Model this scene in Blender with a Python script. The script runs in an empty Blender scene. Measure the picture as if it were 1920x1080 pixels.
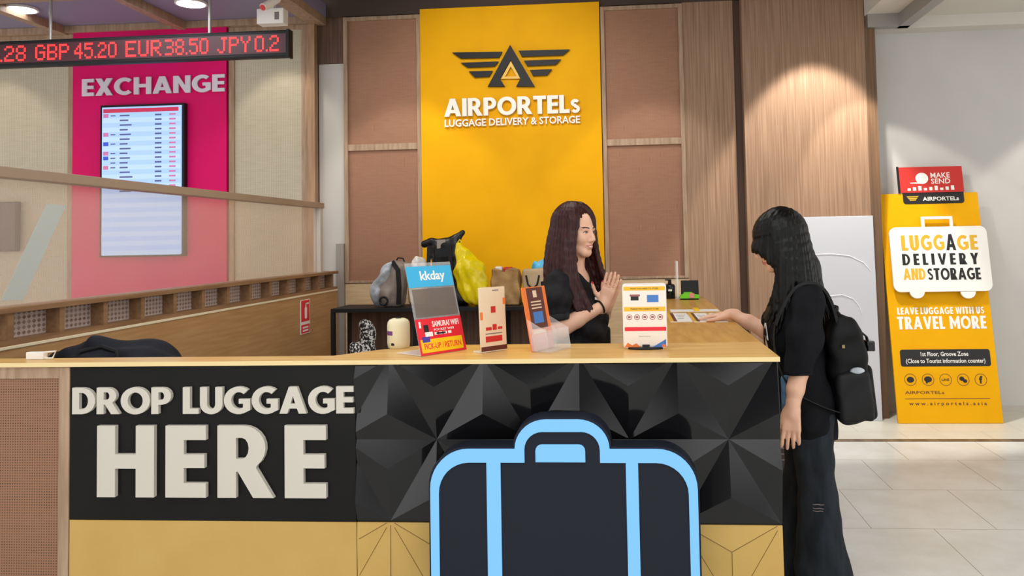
import bpy, bmesh, math, random
import numpy as np
from mathutils import Vector, Matrix, Euler
random.seed(7); rng = np.random.RandomState(5)
S = bpy.context.scene
COL = S.collection
PI = math.pi
def rad(d): return d*PI/180

# ------------------------------------------------------------------ camera
FPX = 1550.0; PCX, PCY = 1052.06, 377.99; EYE = 1.5
_y, _p, _r = rad(-4.598), rad(2.617), rad(-1.118)
CF = Vector((math.sin(_y)*math.cos(_p), math.cos(_y)*math.cos(_p), math.sin(_p)))
_r0 = Vector((math.cos(_y), -math.sin(_y), 0)); _u0 = _r0.cross(CF)
CR = math.cos(_r)*_r0 + math.sin(_r)*_u0
CU = -math.sin(_r)*_r0 + math.cos(_r)*_u0
cam_d = bpy.data.cameras.new('camera'); cam = bpy.data.objects.new('camera', cam_d); COL.objects.link(cam)
cam_d.sensor_width = 36.0; cam_d.lens = FPX*36/1920
cam_d.shift_x = -(PCX-960)/1920; cam_d.shift_y = (PCY-540)/1920
cam_d.clip_start = 0.05; cam_d.clip_end = 60
cam.matrix_world = Matrix(((CR.x, CU.x, -CF.x, 0), (CR.y, CU.y, -CF.y, 0), (CR.z, CU.z, -CF.z, EYE), (0, 0, 0, 1)))
S.camera = cam
def at(px, py, ax, v):
    """world point seen at photo pixel (px,py) on the plane ax = v"""
    d = CF + CR*((px-PCX)/FPX) - CU*((py-PCY)/FPX)
    i = 'XYZ'.index(ax); o = Vector((0, 0, EYE))
    return o + d*((v-o[i])/d[i])

# ------------------------------------------------------------------ light
S.view_settings.view_transform = 'Standard'; S.view_settings.look = 'None'
S.view_settings.gamma = 1.0; S.view_settings.use_curve_mapping = False
S.view_settings.exposure = 0.6
W = bpy.data.worlds.new('world'); S.world = W; W.use_nodes = True
_nt = W.node_tree; _bg = _nt.nodes['Background']      # noise patches added so the glossy facets reflect contrast, for an unseen hall
_tc = _nt.nodes.new('ShaderNodeTexCoord'); _nz = _nt.nodes.new('ShaderNodeTexNoise'); _nz.inputs['Scale'].default_value = 3.6; _nz.inputs['Detail'].default_value = 2
_nt.links.new(_tc.outputs['Generated'], _nz.inputs['Vector'])
_mr = _nt.nodes.new('ShaderNodeMapRange'); _mr.inputs[1].default_value = .44; _mr.inputs[2].default_value = .60; _mr.inputs[3].default_value = .06; _mr.inputs[4].default_value = 1.7
_nt.links.new(_nz.outputs['Fac'], _mr.inputs[0]); _nt.links.new(_mr.outputs[0], _bg.inputs[1])
_bg.inputs[0].default_value = (1.0, 0.99, 0.975, 1)
def area(name, loc, size, sizey, power, color=(1, .985, .96), rot=(0, 0, 0)):
    l = bpy.data.lights.new(name, 'AREA'); l.shape = 'RECTANGLE'; l.size = size; l.size_y = sizey
    l.energy = power; l.color = color
    o = bpy.data.objects.new(name, l); o.location = loc; o.rotation_euler = rot; COL.objects.link(o); return o
def spot(name, loc, target, power, angle, blend=.35, color=(1, .955, .88), radius=.04):
    l = bpy.data.lights.new(name, 'SPOT'); l.energy = power; l.spot_size = rad(angle); l.spot_blend = blend
    l.color = color; l.shadow_soft_size = radius
    o = bpy.data.objects.new(name, l); o.location = loc
    d = Vector(target)-Vector(loc); o.rotation_euler = d.to_track_quat('-Z', 'Y').to_euler(); COL.objects.link(o); return o
area('hall_fill_light', (0.2, 0.6, 3.7), 4.5, 2.2, 46)  # added fill lamp above the hall, out of view
area('counter_fill_light', (-0.7, 4.2, 3.62), 2.2, 1.6, 25)  # invented overhead fill for the counter area, no fixture seen
area('booth_ceiling_light', (-3.6, 5.2, 3.35), 1.2, 1.2, 13, (.92, .95, 1))
area('right_fill_light', (2.9, 4.6, 3.3), 1.0, 1.8, 15, (1, .98, .95))  # extra unseen fill brightening the right side
spot('wood_wall_spot', (1.55, 6.25, 3.55), (1.55, 7.0, 1.25), 150, 60, .3)
spot('yellow_panel_spot', (-1.0, 4.5, 3.6), (-1.0, 7.05, 2.6), 66, 64, .8)
spot('rattan_left_spot', (-2.0, 5.9, 3.6), (-1.85, 7.05, 1.0), 38, 60, .4)
spot('rattan_right_spot', (0.4, 5.9, 3.6), (0.1, 7.05, 1.0), 40, 56, .4)
spot('white_wall_spot_near', (1.7, 6.3, 3.0), (2.35, 7.2, 1.0), 30, 66, .2, (1, .95, .86))
spot('white_wall_spot_far', (4.3, 6.2, 3.0), (3.9, 7.2, 1.0), 48, 76, .2, (1, .95, .86))
spot('booth_cane_spot', (-2.95, 6.5, 3.4), (-3.0, 7.05, 2.0), 10, 70, .4, (1, .92, .75))
spot('booth_cane_spot_left', (-5.6, 6.3, 3.4), (-5.7, 7.05, 2.0), 9, 75, .4, (1, .92, .75))

# ------------------------------------------------------------------ materials
def mat(name, col, rough=.5, metal=0, spec=.5, emit=None, es=0, alpha=1, coat=0, sheen=0, trans=0, ior=1.45):
    m = bpy.data.materials.new(name); m.use_nodes = True
    b = m.node_tree.nodes['Principled BSDF']; i = b.inputs
    i['Base Color'].default_value = (*col, 1); i['Roughness'].default_value = rough; i['Metallic'].default_value = metal
    i['Specular IOR Level'].default_value = spec; i['Alpha'].default_value = alpha; i['IOR'].default_value = ior
    i['Coat Weight'].default_value = coat; i['Sheen Weight'].default_value = sheen; i['Transmission Weight'].default_value = trans
    if emit: i['Emission Color'].default_value = (*emit, 1); i['Emission Strength'].default_value = es
    return m
def srgb(r, g, b):
    f = lambda c: (c/255/12.92) if c/255 <= .04045 else ((c/255+.055)/1.055)**2.4
    return (f(r), f(g), f(b))
def N(m): return m.node_tree.nodes
def L(m, a, b): m.node_tree.links.new(a, b)
def tex_noise(m, col2, scale, stretch=(1, 1, 1), detail=4, lo=.35, hi=.65, bump=0, bscale=None, extra=None):
    """mix base colour with col2 by a (stretched) noise, optional bump"""
    nt = m.node_tree; b = N(m)['Principled BSDF']
    tc = nt.nodes.new('ShaderNodeTexCoord'); mp = nt.nodes.new('ShaderNodeMapping'); mp.inputs['Scale'].default_value = stretch
    L(m, tc.outputs['Object'], mp.inputs['Vector'])
    n = nt.nodes.new('ShaderNodeTexNoise'); n.inputs['Scale'].default_value = scale; n.inputs['Detail'].default_value = detail
    L(m, mp.outputs['Vector'], n.inputs['Vector'])
    r = nt.nodes.new('ShaderNodeMapRange'); r.inputs[1].default_value = lo; r.inputs[2].default_value = hi
    L(m, n.outputs['Fac'], r.inputs[0])
    mx = nt.nodes.new('ShaderNodeMix'); mx.data_type = 'RGBA'
    mx.inputs[6].default_value = b.inputs['Base Color'].default_value; mx.inputs[7].default_value = (*col2, 1)
    L(m, r.outputs[0], mx.inputs[0]); L(m, mx.outputs[2], b.inputs['Base Color'])
    if bump:
        bp = nt.nodes.new('ShaderNodeBump'); bp.inputs['Strength'].default_value = bump; bp.inputs['Distance'].default_value = .004
        src = n
        if bscale:
            src = nt.nodes.new('ShaderNodeTexNoise'); src.inputs['Scale'].default_value = bscale; L(m, mp.outputs['Vector'], src.inputs['Vector'])
        L(m, src.outputs['Fac'], bp.inputs['Height']); L(m, bp.outputs['Normal'], b.inputs['Normal'])
    return m
def weave(m, col2, sx, sz, bump=.5, lo=.3, hi=.7):
    """fine woven cane: two crossed sine bands"""
    nt = m.node_tree; b = N(m)['Principled BSDF']
    tc = nt.nodes.new('ShaderNodeTexCoord'); sp = nt.nodes.new('ShaderNodeSeparateXYZ'); L(m, tc.outputs['Object'], sp.inputs[0])
    def sine(out, k):
        a = nt.nodes.new('ShaderNodeMath'); a.operation = 'MULTIPLY'; a.inputs[1].default_value = k; L(m, out, a.inputs[0])
        s = nt.nodes.new('ShaderNodeMath'); s.operation = 'SINE'; L(m, a.outputs[0], s.inputs[0]); return s.outputs[0]
    ad = nt.nodes.new('ShaderNodeMath'); ad.operation = 'ADD'
    xy = nt.nodes.new('ShaderNodeMath'); xy.operation = 'ADD'; L(m, sp.outputs['X'], xy.inputs[0]); L(m, sp.outputs['Y'], xy.inputs[1])
    L(m, sine(xy.outputs[0], 2*PI/sx), ad.inputs[0]); L(m, sine(sp.outputs['Z'], 2*PI/sz), ad.inputs[1])
    r = nt.nodes.new('ShaderNodeMapRange'); r.inputs[1].default_value = -2+4*lo; r.inputs[2].default_value = -2+4*hi; L(m, ad.outputs[0], r.inputs[0])
    n = nt.nodes.new('ShaderNodeTexNoise'); n.inputs['Scale'].default_value = 9; n.inputs['Detail'].default_value = 3
    mp = nt.nodes.new('ShaderNodeMapping'); mp.inputs['Scale'].default_value = (1, 1, 6); L(m, tc.outputs['Object'], mp.inputs[0]); L(m, mp.outputs[0], n.inputs['Vector'])
    mu = nt.nodes.new('ShaderNodeMath'); mu.operation = 'MULTIPLY'; L(m, r.outputs[0], mu.inputs[0])
    nr = nt.nodes.new('ShaderNodeMapRange'); nr.inputs[1].default_value = .3; nr.inputs[2].default_value = .7; nr.inputs[3].default_value = .45; nr.inputs[4].default_value = 1; L(m, n.outputs['Fac'], nr.inputs[0])
    L(m, nr.outputs[0], mu.inputs[1])
    mx = nt.nodes.new('ShaderNodeMix'); mx.data_type = 'RGBA'
    mx.inputs[6].default_value = b.inputs['Base Color'].default_value; mx.inputs[7].default_value = (*col2, 1)
    L(m, mu.outputs[0], mx.inputs[0]); L(m, mx.outputs[2], b.inputs['Base Color'])
    bp = nt.nodes.new('ShaderNodeBump'); bp.inputs['Strength'].default_value = bump; bp.inputs['Distance'].default_value = .002; bp.invert = True
    L(m, r.outputs[0], bp.inputs['Height']); L(m, bp.outputs['Normal'], b.inputs['Normal'])
    return m
M = {}
M['yellow'] = tex_noise(mat('yellow_paint', srgb(236, 172, 2), .6, spec=.15), srgb(230, 165, 1), 3)
M['gold'] = tex_noise(mat('yellow_laminate', srgb(196, 162, 92), .45, spec=.3), srgb(190, 154, 84), 5)
M['black_gloss'] = mat('black_gloss', (.006, .006, .007), .09, spec=.42)
M['black_panel'] = tex_noise(mat('black_satin_panel', (.006, .006, .006), .3, spec=.16), (.009, .0085, .008), 4)
M['cream_letter'] = mat('cream_letter', srgb(200, 194, 182), .5)
M['white_letter'] = mat('white_letter', srgb(245, 240, 228), .45)
M['grey_letter'] = mat('silver_letter', srgb(215, 205, 215), .4)
M['black'] = mat('matte_black', (.009, .009, .010), .5, spec=.3)
M['wood'] = tex_noise(mat('wood_laminate', srgb(168, 136, 110), .55, spec=.3), srgb(134, 104, 82), 16, (5, 5, .12), 5, .3, .7)
M['wood_dark'] = tex_noise(mat('dark_wood', srgb(104, 76, 58), .55), srgb(80, 56, 42), 8, (6, 6, .2))
M['wood_brown'] = tex_noise(mat('brown_trim_wood', srgb(120, 90, 64), .5), srgb(98, 72, 50), 8, (6, 6, .2))
M['oak'] = tex_noise(mat('honey_oak_top', srgb(226, 184, 112), .3), srgb(210, 164, 90), 7, (.5, 6, 6), 5)
M['oak_run'] = tex_noise(mat('honey_oak_run', srgb(212, 162, 78), .3), srgb(192, 140, 58), 7, (6, .5, 6), 5)
M['oak_edge'] = mat('pale_oak_edge', srgb(228, 204, 148), .4)
M['pale_wood'] = tex_noise(mat('pale_wood', srgb(218, 190, 152), .5), srgb(202, 172, 132), 6, (.6, .6, 8), 4)
M['frame_wood'] = tex_noise(mat('frame_wood', srgb(176, 148, 122), .5), srgb(150, 122, 96), 10, (4, 4, .4))
M['tan_wood'] = tex_noise(mat('tan_wood', srgb(176, 140, 108), .5), srgb(156, 120, 90), 8, (4, 4, .4))
M['low_wall'] = tex_noise(mat('low_wall_oak', srgb(186, 146, 100), .42), srgb(172, 130, 84), 6, (8, .5, 8), 4)
M['rattan'] = weave(mat('brown_cane_weave', srgb(164, 122, 98), .65, spec=.2), srgb(136, 98, 77), .012, .008, .15, .2, .8)
M['rattan_pale'] = weave(mat('pale_cane_weave', srgb(198, 187, 164), .6), srgb(168, 157, 132), .016, .011, .3)
M['cane_grid'] = weave(mat('open_cane_grid', srgb(146, 104, 78), .55), (.010, .007, .005), .0092, .0092, .5, .64, .84)
M['cane_light'] = weave(mat('white_cane_grid', srgb(196, 180, 172), .6), srgb(120, 84, 66), .03, .022, .4, .45, .7)
M['white_wall'] = tex_noise(mat('white_wall_paint', srgb(204, 202, 198), .6), srgb(198, 196, 192), 2)
M['grey_white'] = mat('grey_white', srgb(196, 190, 182), .6)
M['grey_strip'] = mat('warm_grey', srgb(150, 140, 130), .6)
M['ceiling'] = mat('ceiling_white', srgb(214, 210, 202), .7)
M['ceil_dark'] = mat('ceiling_dark', srgb(70, 54, 44), .7)
M['booth_ceil'] = mat('booth_ceiling', srgb(140, 132, 156), .6)
M['steel'] = mat('brushed_steel', srgb(170, 168, 164), .35, .7)
M['rail_tan'] = mat('tan_rail', srgb(158, 138, 118), .45)
M['magenta'] = tex_noise(mat('magenta_panel', srgb(222, 8, 104), .5, spec=.2), srgb(214, 6, 96), 2)
M['white_plastic'] = mat('white_plastic', srgb(236, 232, 224), .35)
M['cream_plastic'] = mat('cream_plastic', srgb(238, 228, 190), .35)
M['board_white'] = mat('white_foam_board', srgb(198, 199, 206), .5)
M['emboss'] = mat('emboss_white', srgb(236, 236, 240), .5)
M['tag_dull'] = mat('dull_brass', srgb(150, 132, 92), .5)
M['gap_brown'] = mat('gap_brown', srgb(84, 60, 46), .6)
M['slot_wood'] = tex_noise(mat('slot_wood', srgb(154, 118, 84), .5), srgb(132, 98, 68), 8, (6, .3, 6))
M['red'] = mat('red_print', srgb(226, 34, 52), .4)
M['red_flag'] = mat('red_flag', srgb(196, 44, 38), .5)
M['sky'] = mat('sky_blue_print', srgb(62, 176, 222), .4)
M['print_yellow'] = mat('yellow_print', srgb(242, 196, 10), .4)
M['print_white'] = mat('white_print', srgb(240, 238, 232), .45)
M['print_black'] = mat('black_print', srgb(28, 26, 26), .5)
M['print_grey'] = mat('grey_print', srgb(120, 112, 110), .5)
M['print_orange'] = mat('orange_print', srgb(232, 120, 50), .45)
M['print_brown'] = mat('brown_print', srgb(92, 44, 36), .4)
M['print_beige'] = mat('beige_print', srgb(226, 204, 172), .45)
M['print_blue'] = mat('blue_print', srgb(66, 120, 190), .45)
M['print_navy'] = mat('navy_print', srgb(70, 60, 160), .45)
M['print_pink'] = mat('pink_print', srgb(226, 140, 130), .45)
M['paper'] = mat('paper', srgb(236, 226, 214), .5)
M['green'] = mat('lime_green', srgb(112, 210, 30), .4)
M['purple'] = mat('purple_label', srgb(120, 70, 120), .4)
M['gold_line'] = mat('gold_line', srgb(226, 176, 40), .4)
M['seam'] = mat('dark_seam', srgb(120, 92, 40), .6)
M['bright_edge'] = mat('bright_edge', srgb(236, 222, 190), .35)
M['floor_seam'] = tex_noise(mat('brown_threshold', srgb(130, 108, 78), .5), srgb(92, 72, 48), 14, (1, .2, 1))
def acrylic(name, a, tint=(1, 1, 1), rough=.05, tr=(1, 1, 1)):
    m = bpy.data.materials.new(name); m.use_nodes = True; nt = m.node_tree; nt.nodes.clear()
    o = nt.nodes.new('ShaderNodeOutputMaterial'); t = nt.nodes.new('ShaderNodeBsdfTransparent'); t.inputs[0].default_value = (*tr, 1)
    p = nt.nodes.new('ShaderNodeBsdfPrincipled'); p.inputs['Base Color'].default_value = (*tint, 1); p.inputs['Roughness'].default_value = rough
    mx = nt.nodes.new('ShaderNodeMixShader'); mx.inputs[0].default_value = a
    L(m, t.outputs[0], mx.inputs[1]); L(m, p.outputs[0], mx.inputs[2]); L(m, mx.outputs[0], o.inputs[0]); return m
M['acrylic'] = acrylic('clear_acrylic', .16)
M['acrylic_edge'] = acrylic('acrylic_edge', .5)
M['smoke'] = acrylic('smoke_acrylic', .55, srgb(120, 105, 95))
M['glass'] = acrylic('reflection_haze_glass', .25, srgb(222, 206, 192), .12, (1, .97, .94))  # beige veil mixed in to stand for warm reflections on the pane
M['streak'] = acrylic('painted_reflection', .62, srgb(205, 215, 212), .2)  # colour of a reflection drawn as a translucent patch
M['glow_blue'] = mat('glowing_blue', (.03, .05, .07), .5, emit=srgb(126, 200, 250), es=.62)
M['led_red'] = mat('led_red', (.3, .01, .01), .5, emit=(1.0, .035, .035), es=1.1)
M['lamp'] = mat('lamp_disc', (1, 1, 1), .5, emit=(.95, .98, 1), es=6)
M['screen'] = mat('screen_blue', (.2, .3, .5), .3, emit=srgb(165, 198, 250), es=0.54)
M['screen_alt'] = mat('screen_pale', (.2, .3, .5), .3, emit=srgb(190, 216, 252), es=0.54)
M['screen_red'] = mat('screen_red', (.3, .02, .06), .3, emit=srgb(186, 30, 66), es=0.54)
M['screen_ink'] = mat('screen_ink', (.05, .06, .12), .3, emit=srgb(80, 90, 150), es=0.41)
M['screen_navy'] = mat('screen_navy', (.02, .04, .2), .3, emit=srgb(50, 80, 220), es=0.48)
M['screen_pink'] = mat('screen_pink', (.3, .1, .2), .3, emit=srgb(200, 110, 160), es=0.48)
M['led_face'] = mat('led_face', srgb(74, 36, 44), .35)
M['skin'] = tex_noise(mat('skin', srgb(234, 188, 160), .5), srgb(226, 176, 148), 18)
N(M['skin'])['Principled BSDF'].inputs['Subsurface Weight'].default_value = .12
N(M['skin'])['Principled BSDF'].inputs['Subsurface Radius'].default_value = (.012, .005, .003)
M['lip'] = mat('lip', srgb(202, 118, 108), .45)
M['teeth'] = mat('teeth', srgb(240, 232, 222), .35)
M['brow'] = mat('brow', srgb(74, 50, 42), .6)
M['eye_white'] = mat('eye_white', srgb(228, 222, 216), .25)
M['iris'] = mat('iris', srgb(34, 22, 18), .2)
M['nail'] = mat('red_nail', srgb(176, 40, 48), .3)
def hairmat(name, c1, c2, rough=.36):
    m = tex_noise(mat(name, c1, rough, spec=.26), c2, 22, (9, 9, .5), 3, .35, .65, .16, 34); return m
M['hair_brown'] = hairmat('auburn_brown_hair', srgb(70, 35, 32), srgb(38, 19, 18))
M['hair_black'] = hairmat('black_hair', srgb(10, 9, 8), srgb(3, 3, 3), .36)
M['blouse'] = tex_noise(mat('black_blouse', srgb(31, 30, 33), .75, spec=.25), srgb(22, 21, 24), 30, bump=.15, bscale=160)
M['tee'] = tex_noise(mat('black_tee', srgb(19, 20, 25), .85, spec=.2), srgb(12, 13, 16), 14, bump=.12, bscale=140)
M['jeans'] = tex_noise(mat('charcoal_jeans', srgb(40, 46, 52), .85, spec=.25), srgb(26, 30, 35), 9, (3, 3, .8), bump=.2, bscale=240)
M['nylon'] = tex_noise(mat('black_nylon', srgb(15, 15, 16), .6, spec=.25), srgb(9, 9, 9), 14, bump=.2, bscale=120)
M['strap'] = mat('black_strap', srgb(24, 24, 25), .6, spec=.3)
M['denim'] = tex_noise(mat('light_blue_denim', srgb(104, 150, 190), .8), srgb(80, 122, 164), 30, bump=.2, bscale=200)
M['shoe'] = mat('shoe', srgb(60, 60, 62), .5)
M['pack_grey'] = tex_noise(mat('taupe_backpack_cloth', srgb(150, 136, 126), .7), srgb(120, 106, 98), 9, bump=.3, bscale=40)
M['silver_bag'] = tex_noise(mat('silver_plastic', srgb(190, 196, 202), .3), srgb(140, 146, 152), 16, bump=.6, bscale=22)
M['plastic_yellow'] = tex_noise(mat('yellow_plastic_bag', srgb(238, 216, 10), .25), srgb(220, 192, 4), 10, bump=.8, bscale=16)
M['black_bag'] = tex_noise(mat('black_bag_cloth', srgb(14, 14, 16), .36, spec=.4), srgb(7, 7, 8), 8, bump=.5, bscale=14)
M['navy_bag'] = tex_noise(mat('navy_black_cloth', srgb(30, 32, 42), .7, spec=.25), srgb(22, 24, 30), 7, bump=.5, bscale=12)
M['kraft'] = tex_noise(mat('kraft_paper', srgb(184, 146, 94), .6), srgb(150, 112, 66), 12, bump=.4, bscale=12)
M['beige_bag'] = tex_noise(mat('beige_bag_cloth', srgb(206, 178, 142), .65), srgb(190, 160, 122), 8, bump=.2, bscale=18)
M['blue_bag'] = tex_noise(mat('blue_plastic_wrap', srgb(60, 176, 228), .3), srgb(110, 200, 240), 18, bump=.8, bscale=24)
M['speckle'] = tex_noise(mat('black_white_speckle', srgb(24, 24, 26), .6), srgb(210, 208, 204), 60, (1, 1, 1), 2, .5, .54)
M['mesh_grey'] = mat('dark_grey_case', srgb(58, 52, 50), .5)
# floor tiles
def tilemat(name, c1, c2, w, h, off=(0, 0), mortar=(.30, .27, .22)):
    m = mat(name, c1, .34); nt = m.node_tree; b = N(m)['Principled BSDF']
    tc = nt.nodes.new('ShaderNodeTexCoord'); mp = nt.nodes.new('ShaderNodeMapping'); mp.inputs['Location'].default_value = (off[0], off[1], 0)
    L(m, tc.outputs['Object'], mp.inputs[0])
    br = nt.nodes.new('ShaderNodeTexBrick'); L(m, mp.outputs[0], br.inputs['Vector'])
    br.inputs['Scale'].default_value = 1; br.inputs['Mortar Size'].default_value = .0022; br.inputs['Mortar Smooth'].default_value = .1
    br.inputs['Brick Width'].default_value = w; br.inputs['Row Height'].default_value = h; br.offset = .5; br.inputs['Bias'].default_value = -.2
    n = nt.nodes.new('ShaderNodeTexNoise'); n.inputs['Scale'].default_value = 2.6; n.inputs['Detail'].default_value = 8; n.inputs['Roughness'].default_value = .65; L(m, tc.outputs['Object'], n.inputs['Vector'])
    mr = nt.nodes.new('ShaderNodeMapRange'); mr.inputs[1].default_value = .35; mr.inputs[2].default_value = .65; L(m, n.outputs['Fac'], mr.inputs[0])
    mx = nt.nodes.new('ShaderNodeMix'); mx.data_type = 'RGBA'; mx.inputs[6].default_value = (*c1, 1); mx.inputs[7].default_value = (*c2, 1); L(m, mr.outputs[0], mx.inputs[0])
    L(m, mx.outputs[2], br.inputs['Color1']); L(m, mx.outputs[2], br.inputs['Color2']); br.inputs['Mortar'].default_value = (*mortar, 1)
    L(m, br.outputs['Color'], b.inputs['Base Color']); return m
M['floor'] = tilemat('beige_floor_tile', srgb(230, 231, 228), srgb(214, 213, 206), .615, .655, (.031, .195))
M['floor_pale'] = tilemat('pale_floor_tile', srgb(216, 213, 200), srgb(204, 200, 186), .6, .6, (.1, .1), (.42, .40, .35))

# ------------------------------------------------------------------ object helpers
XF = {}                                        # own record of world matrices
def thing(name, label, cat, loc=(0, 0, 0), rz=0, group=None):
    o = bpy.data.objects.new(name, None); COL.objects.link(o); o.empty_display_size = .1
    o.location = loc; o.rotation_euler = (0, 0, rz); o['label'] = label; o['category'] = cat
    if group: o['group'] = group
    XF[o] = Matrix.Translation(loc) @ Matrix.Rotation(rz, 4, 'Z'); return o
def tag(o, label, cat, group=None):
    o['label'] = label; o['category'] = cat
    if group: o['group'] = group
    return o
class MB:
    def __init__(s): s.bm = bmesh.new()
    def box(s, x0, x1, y0, y1, z0, z1, bev=0, T=None, seg=2):
        c = Matrix.Translation(((x0+x1)/2, (y0+y1)/2, (z0+z1)/2)) @ Matrix.Diagonal((abs(x1-x0), abs(y1-y0), abs(z1-z0), 1))
        if T is not None: c = T @ c
        g = bmesh.ops.create_cube(s.bm, size=1, matrix=c)
        if bev:
            ed = {e for v in g['verts'] for e in v.link_edges}
            bmesh.ops.bevel(s.bm, geom=list(ed), offset=bev, segments=seg, affect='EDGES', profile=.5)
        return s
    def cyl(s, p, q, r, r2=None, n=20, caps=True):
        p, q = Vector(p), Vector(q); d = q-p
        mt = Matrix.Translation((p+q)/2) @ d.to_track_quat('Z', 'Y').to_matrix().to_4x4()
        bmesh.ops.create_cone(s.bm, cap_ends=caps, segments=n, radius1=r, radius2=r if r2 is None else r2, depth=d.length, matrix=mt); return s
    def sph(s, c, r, sc=(1, 1, 1), n=16, T=None):
        m = Matrix.Translation(c) @ Matrix.Diagonal((sc[0], sc[1], sc[2], 1))
        bmesh.ops.create_uvsphere(s.bm, u_segments=n, v_segments=max(6, n//2), radius=r, matrix=m if T is None else T @ m); return s
    def prism(s, pts, T, d0, d1):
        """polygon in (u,v) extruded d0..d1 along the third axis of T"""
        a = [s.bm.verts.new(T @ Vector((u, v, d0))) for u, v in pts]; b = [s.bm.verts.new(T @ Vector((u, v, d1))) for u, v in pts]
        n = len(pts); s.bm.faces.new(list(reversed(a))); s.bm.faces.new(b)
        for i in range(n): s.bm.faces.new((a[i], a[(i+1) % n], b[(i+1) % n], b[i]))
        return s
    def tube(s, pts, r, n=8, closed=False):
        P = [Vector(p) for p in pts]; rings = []
        for i, p in enumerate(P):
            a = P[i-1] if i else (P[-1] if closed else p); b = P[(i+1) % len(P)] if (i < len(P)-1 or closed) else p
            t = (b-a).normalized(); q = t.to_track_quat('Z', 'Y'); rr = r[i] if hasattr(r, '__len__') else r
            rings.append([s.bm.verts.new(p + q @ Vector((rr*math.cos(2*PI*k/n), rr*math.sin(2*PI*k/n), 0))) for k in range(n)])
        m = len(rings)
        for i in range(m if closed else m-1):
            A, B = rings[i], rings[(i+1) % m]
            for k in range(n): s.bm.faces.new((A[k], A[(k+1) % n], B[(k+1) % n], B[k]))
        if not closed: s.bm.faces.new(list(reversed(rings[0]))); s.bm.faces.new(rings[-1])
        return s
    def strip(s, pts, w, th, side):
        """flat ribbon along pts, width w along 'side', thickness th"""
        P = [Vector(p) for p in pts]; sd = Vector(side).normalized(); rings = []
        for i, p in enumerate(P):
            t = (P[min(i+1, len(P)-1)]-P[max(i-1, 0)]).normalized(); x = (sd - t*sd.dot(t)).normalized(); nn = t.cross(x)
            rings.append([s.bm.verts.new(p + x*a*w/2 + nn*b*th/2) for a, b in ((-1, -1), (1, -1), (1, 1), (-1, 1))])
        for A, B in zip(rings, rings[1:]):
            for k in range(4): s.bm.faces.new((A[k], A[(k+1) % 4], B[(k+1) % 4], B[k]))
        s.bm.faces.new(list(reversed(rings[0]))); s.bm.faces.new(rings[-1]); return s
    def lathe(s, prof, c, n=32, sc=(1, 1)):
        rings = []
        for r, z in prof:
            rings.append([s.bm.verts.new((c[0]+r*sc[0]*math.cos(2*PI*k/n), c[1]+r*sc[1]*math.sin(2*PI*k/n), c[2]+z)) for k in range(n)])
        for A, B in zip(rings, rings[1:]):
            for k in range(n): s.bm.faces.new((A[k], A[(k+1) % n], B[(k+1) % n], B[k]))
        s.bm.faces.new(list(reversed(rings[0]))); s.bm.faces.new(rings[-1]); return s
    def mesh(s, me, T=None):
        b2 = bmesh.new(); b2.from_mesh(me)
        if T is not None: b2.transform(T)
        vs = [s.bm.verts.new(v.co) for v in b2.verts]
        for f in b2.faces:
            try: s.bm.faces.new([vs[v.index] for v in f.verts])
            except ValueError: pass
        b2.free(); return s
    def build(s, name, m, parent=None, smooth=False, kind=None):
        """mesh coordinates are world coordinates"""
        bmesh.ops.recalc_face_normals(s.bm, faces=s.bm.faces[:])
        me = bpy.data.meshes.new(name); s.bm.to_mesh(me); s.bm.free()
        return link(name, me, m, parent, smooth, kind)
def build_split(mb, name, m, parent, gap):
    """one object for every cluster of loose islands closer than gap"""
    bm = mb.bm; seen = set(); isl = []
    for f in bm.faces:
        if f in seen: continue
        st = [f]; seen.add(f); vs = set(); fs = []
        while st:
            g = st.pop(); fs.append(g); vs.update(g.verts)
            for e in g.edges:
                for h in e.link_faces:
                    if h not in seen: seen.add(h); st.append(h)
        lo = Vector([min(v.co[i] for v in vs) for i in range(3)]); hi = Vector([max(v.co[i] for v in vs) for i in range(3)]); isl.append([lo, hi, fs])
    cl = []
    for lo, hi, fs in isl:
        hit = [c for c in cl if any(all(l[i]-gap < hi[i] and lo[i] < h[i]+gap for i in range(3)) for l, h, _ in c)]
        new = [(lo, hi, fs)]
        for c in hit: new += c; cl.remove(c)
        cl.append(new)
    for c in cl:
        q = MB(); mp = {}
        for _, _, fs in c:
            for f in fs: q.bm.faces.new([mp.setdefault(v, None) or mp.__setitem__(v, q.bm.verts.new(v.co)) or mp[v] for v in f.verts])
        q.build(name, m, parent)
    bm.free()
def link(name, me, m, parent=None, smooth=False, kind=None):
    o = bpy.data.objects.new(name, me); COL.objects.link(o)
    for x in (m if isinstance(m, (list, tuple)) else [m]): me.materials.append(x)
    if parent is not None:
        me.transform(XF[parent].inverted()); o.parent = parent; XF[o] = XF[parent]
    else: XF[o] = Matrix.Identity(4)
    if smooth:
        me.shade_smooth()
        if smooth != 'all':
            try: me.set_sharp_from_angle(angle=rad(40))
            except Exception: pass
    if kind: o['kind'] = kind
    return o
def rehome(o, loc):
    """put a single-mesh thing's origin at its base"""
    o.data.transform(Matrix.Translation(-Vector(loc))); o.location = loc; XF[o] = Matrix.Translation(loc); return o
def solo(name, mb, m, label, cat, loc, group=None, smooth=False):
    return tag(rehome(mb.build(name, m, None, smooth), loc), label, cat, group)
def struct(name, mb, m): return mb.build(name, m, None, False, 'structure')
def planeY(y):    # panel frame facing the viewer (-Y): u = X, v = Z, n = -Y
    return Matrix(((1, 0, 0, 0), (0, 0, -1, y), (0, 1, 0, 0), (0, 0, 0, 1)))
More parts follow.
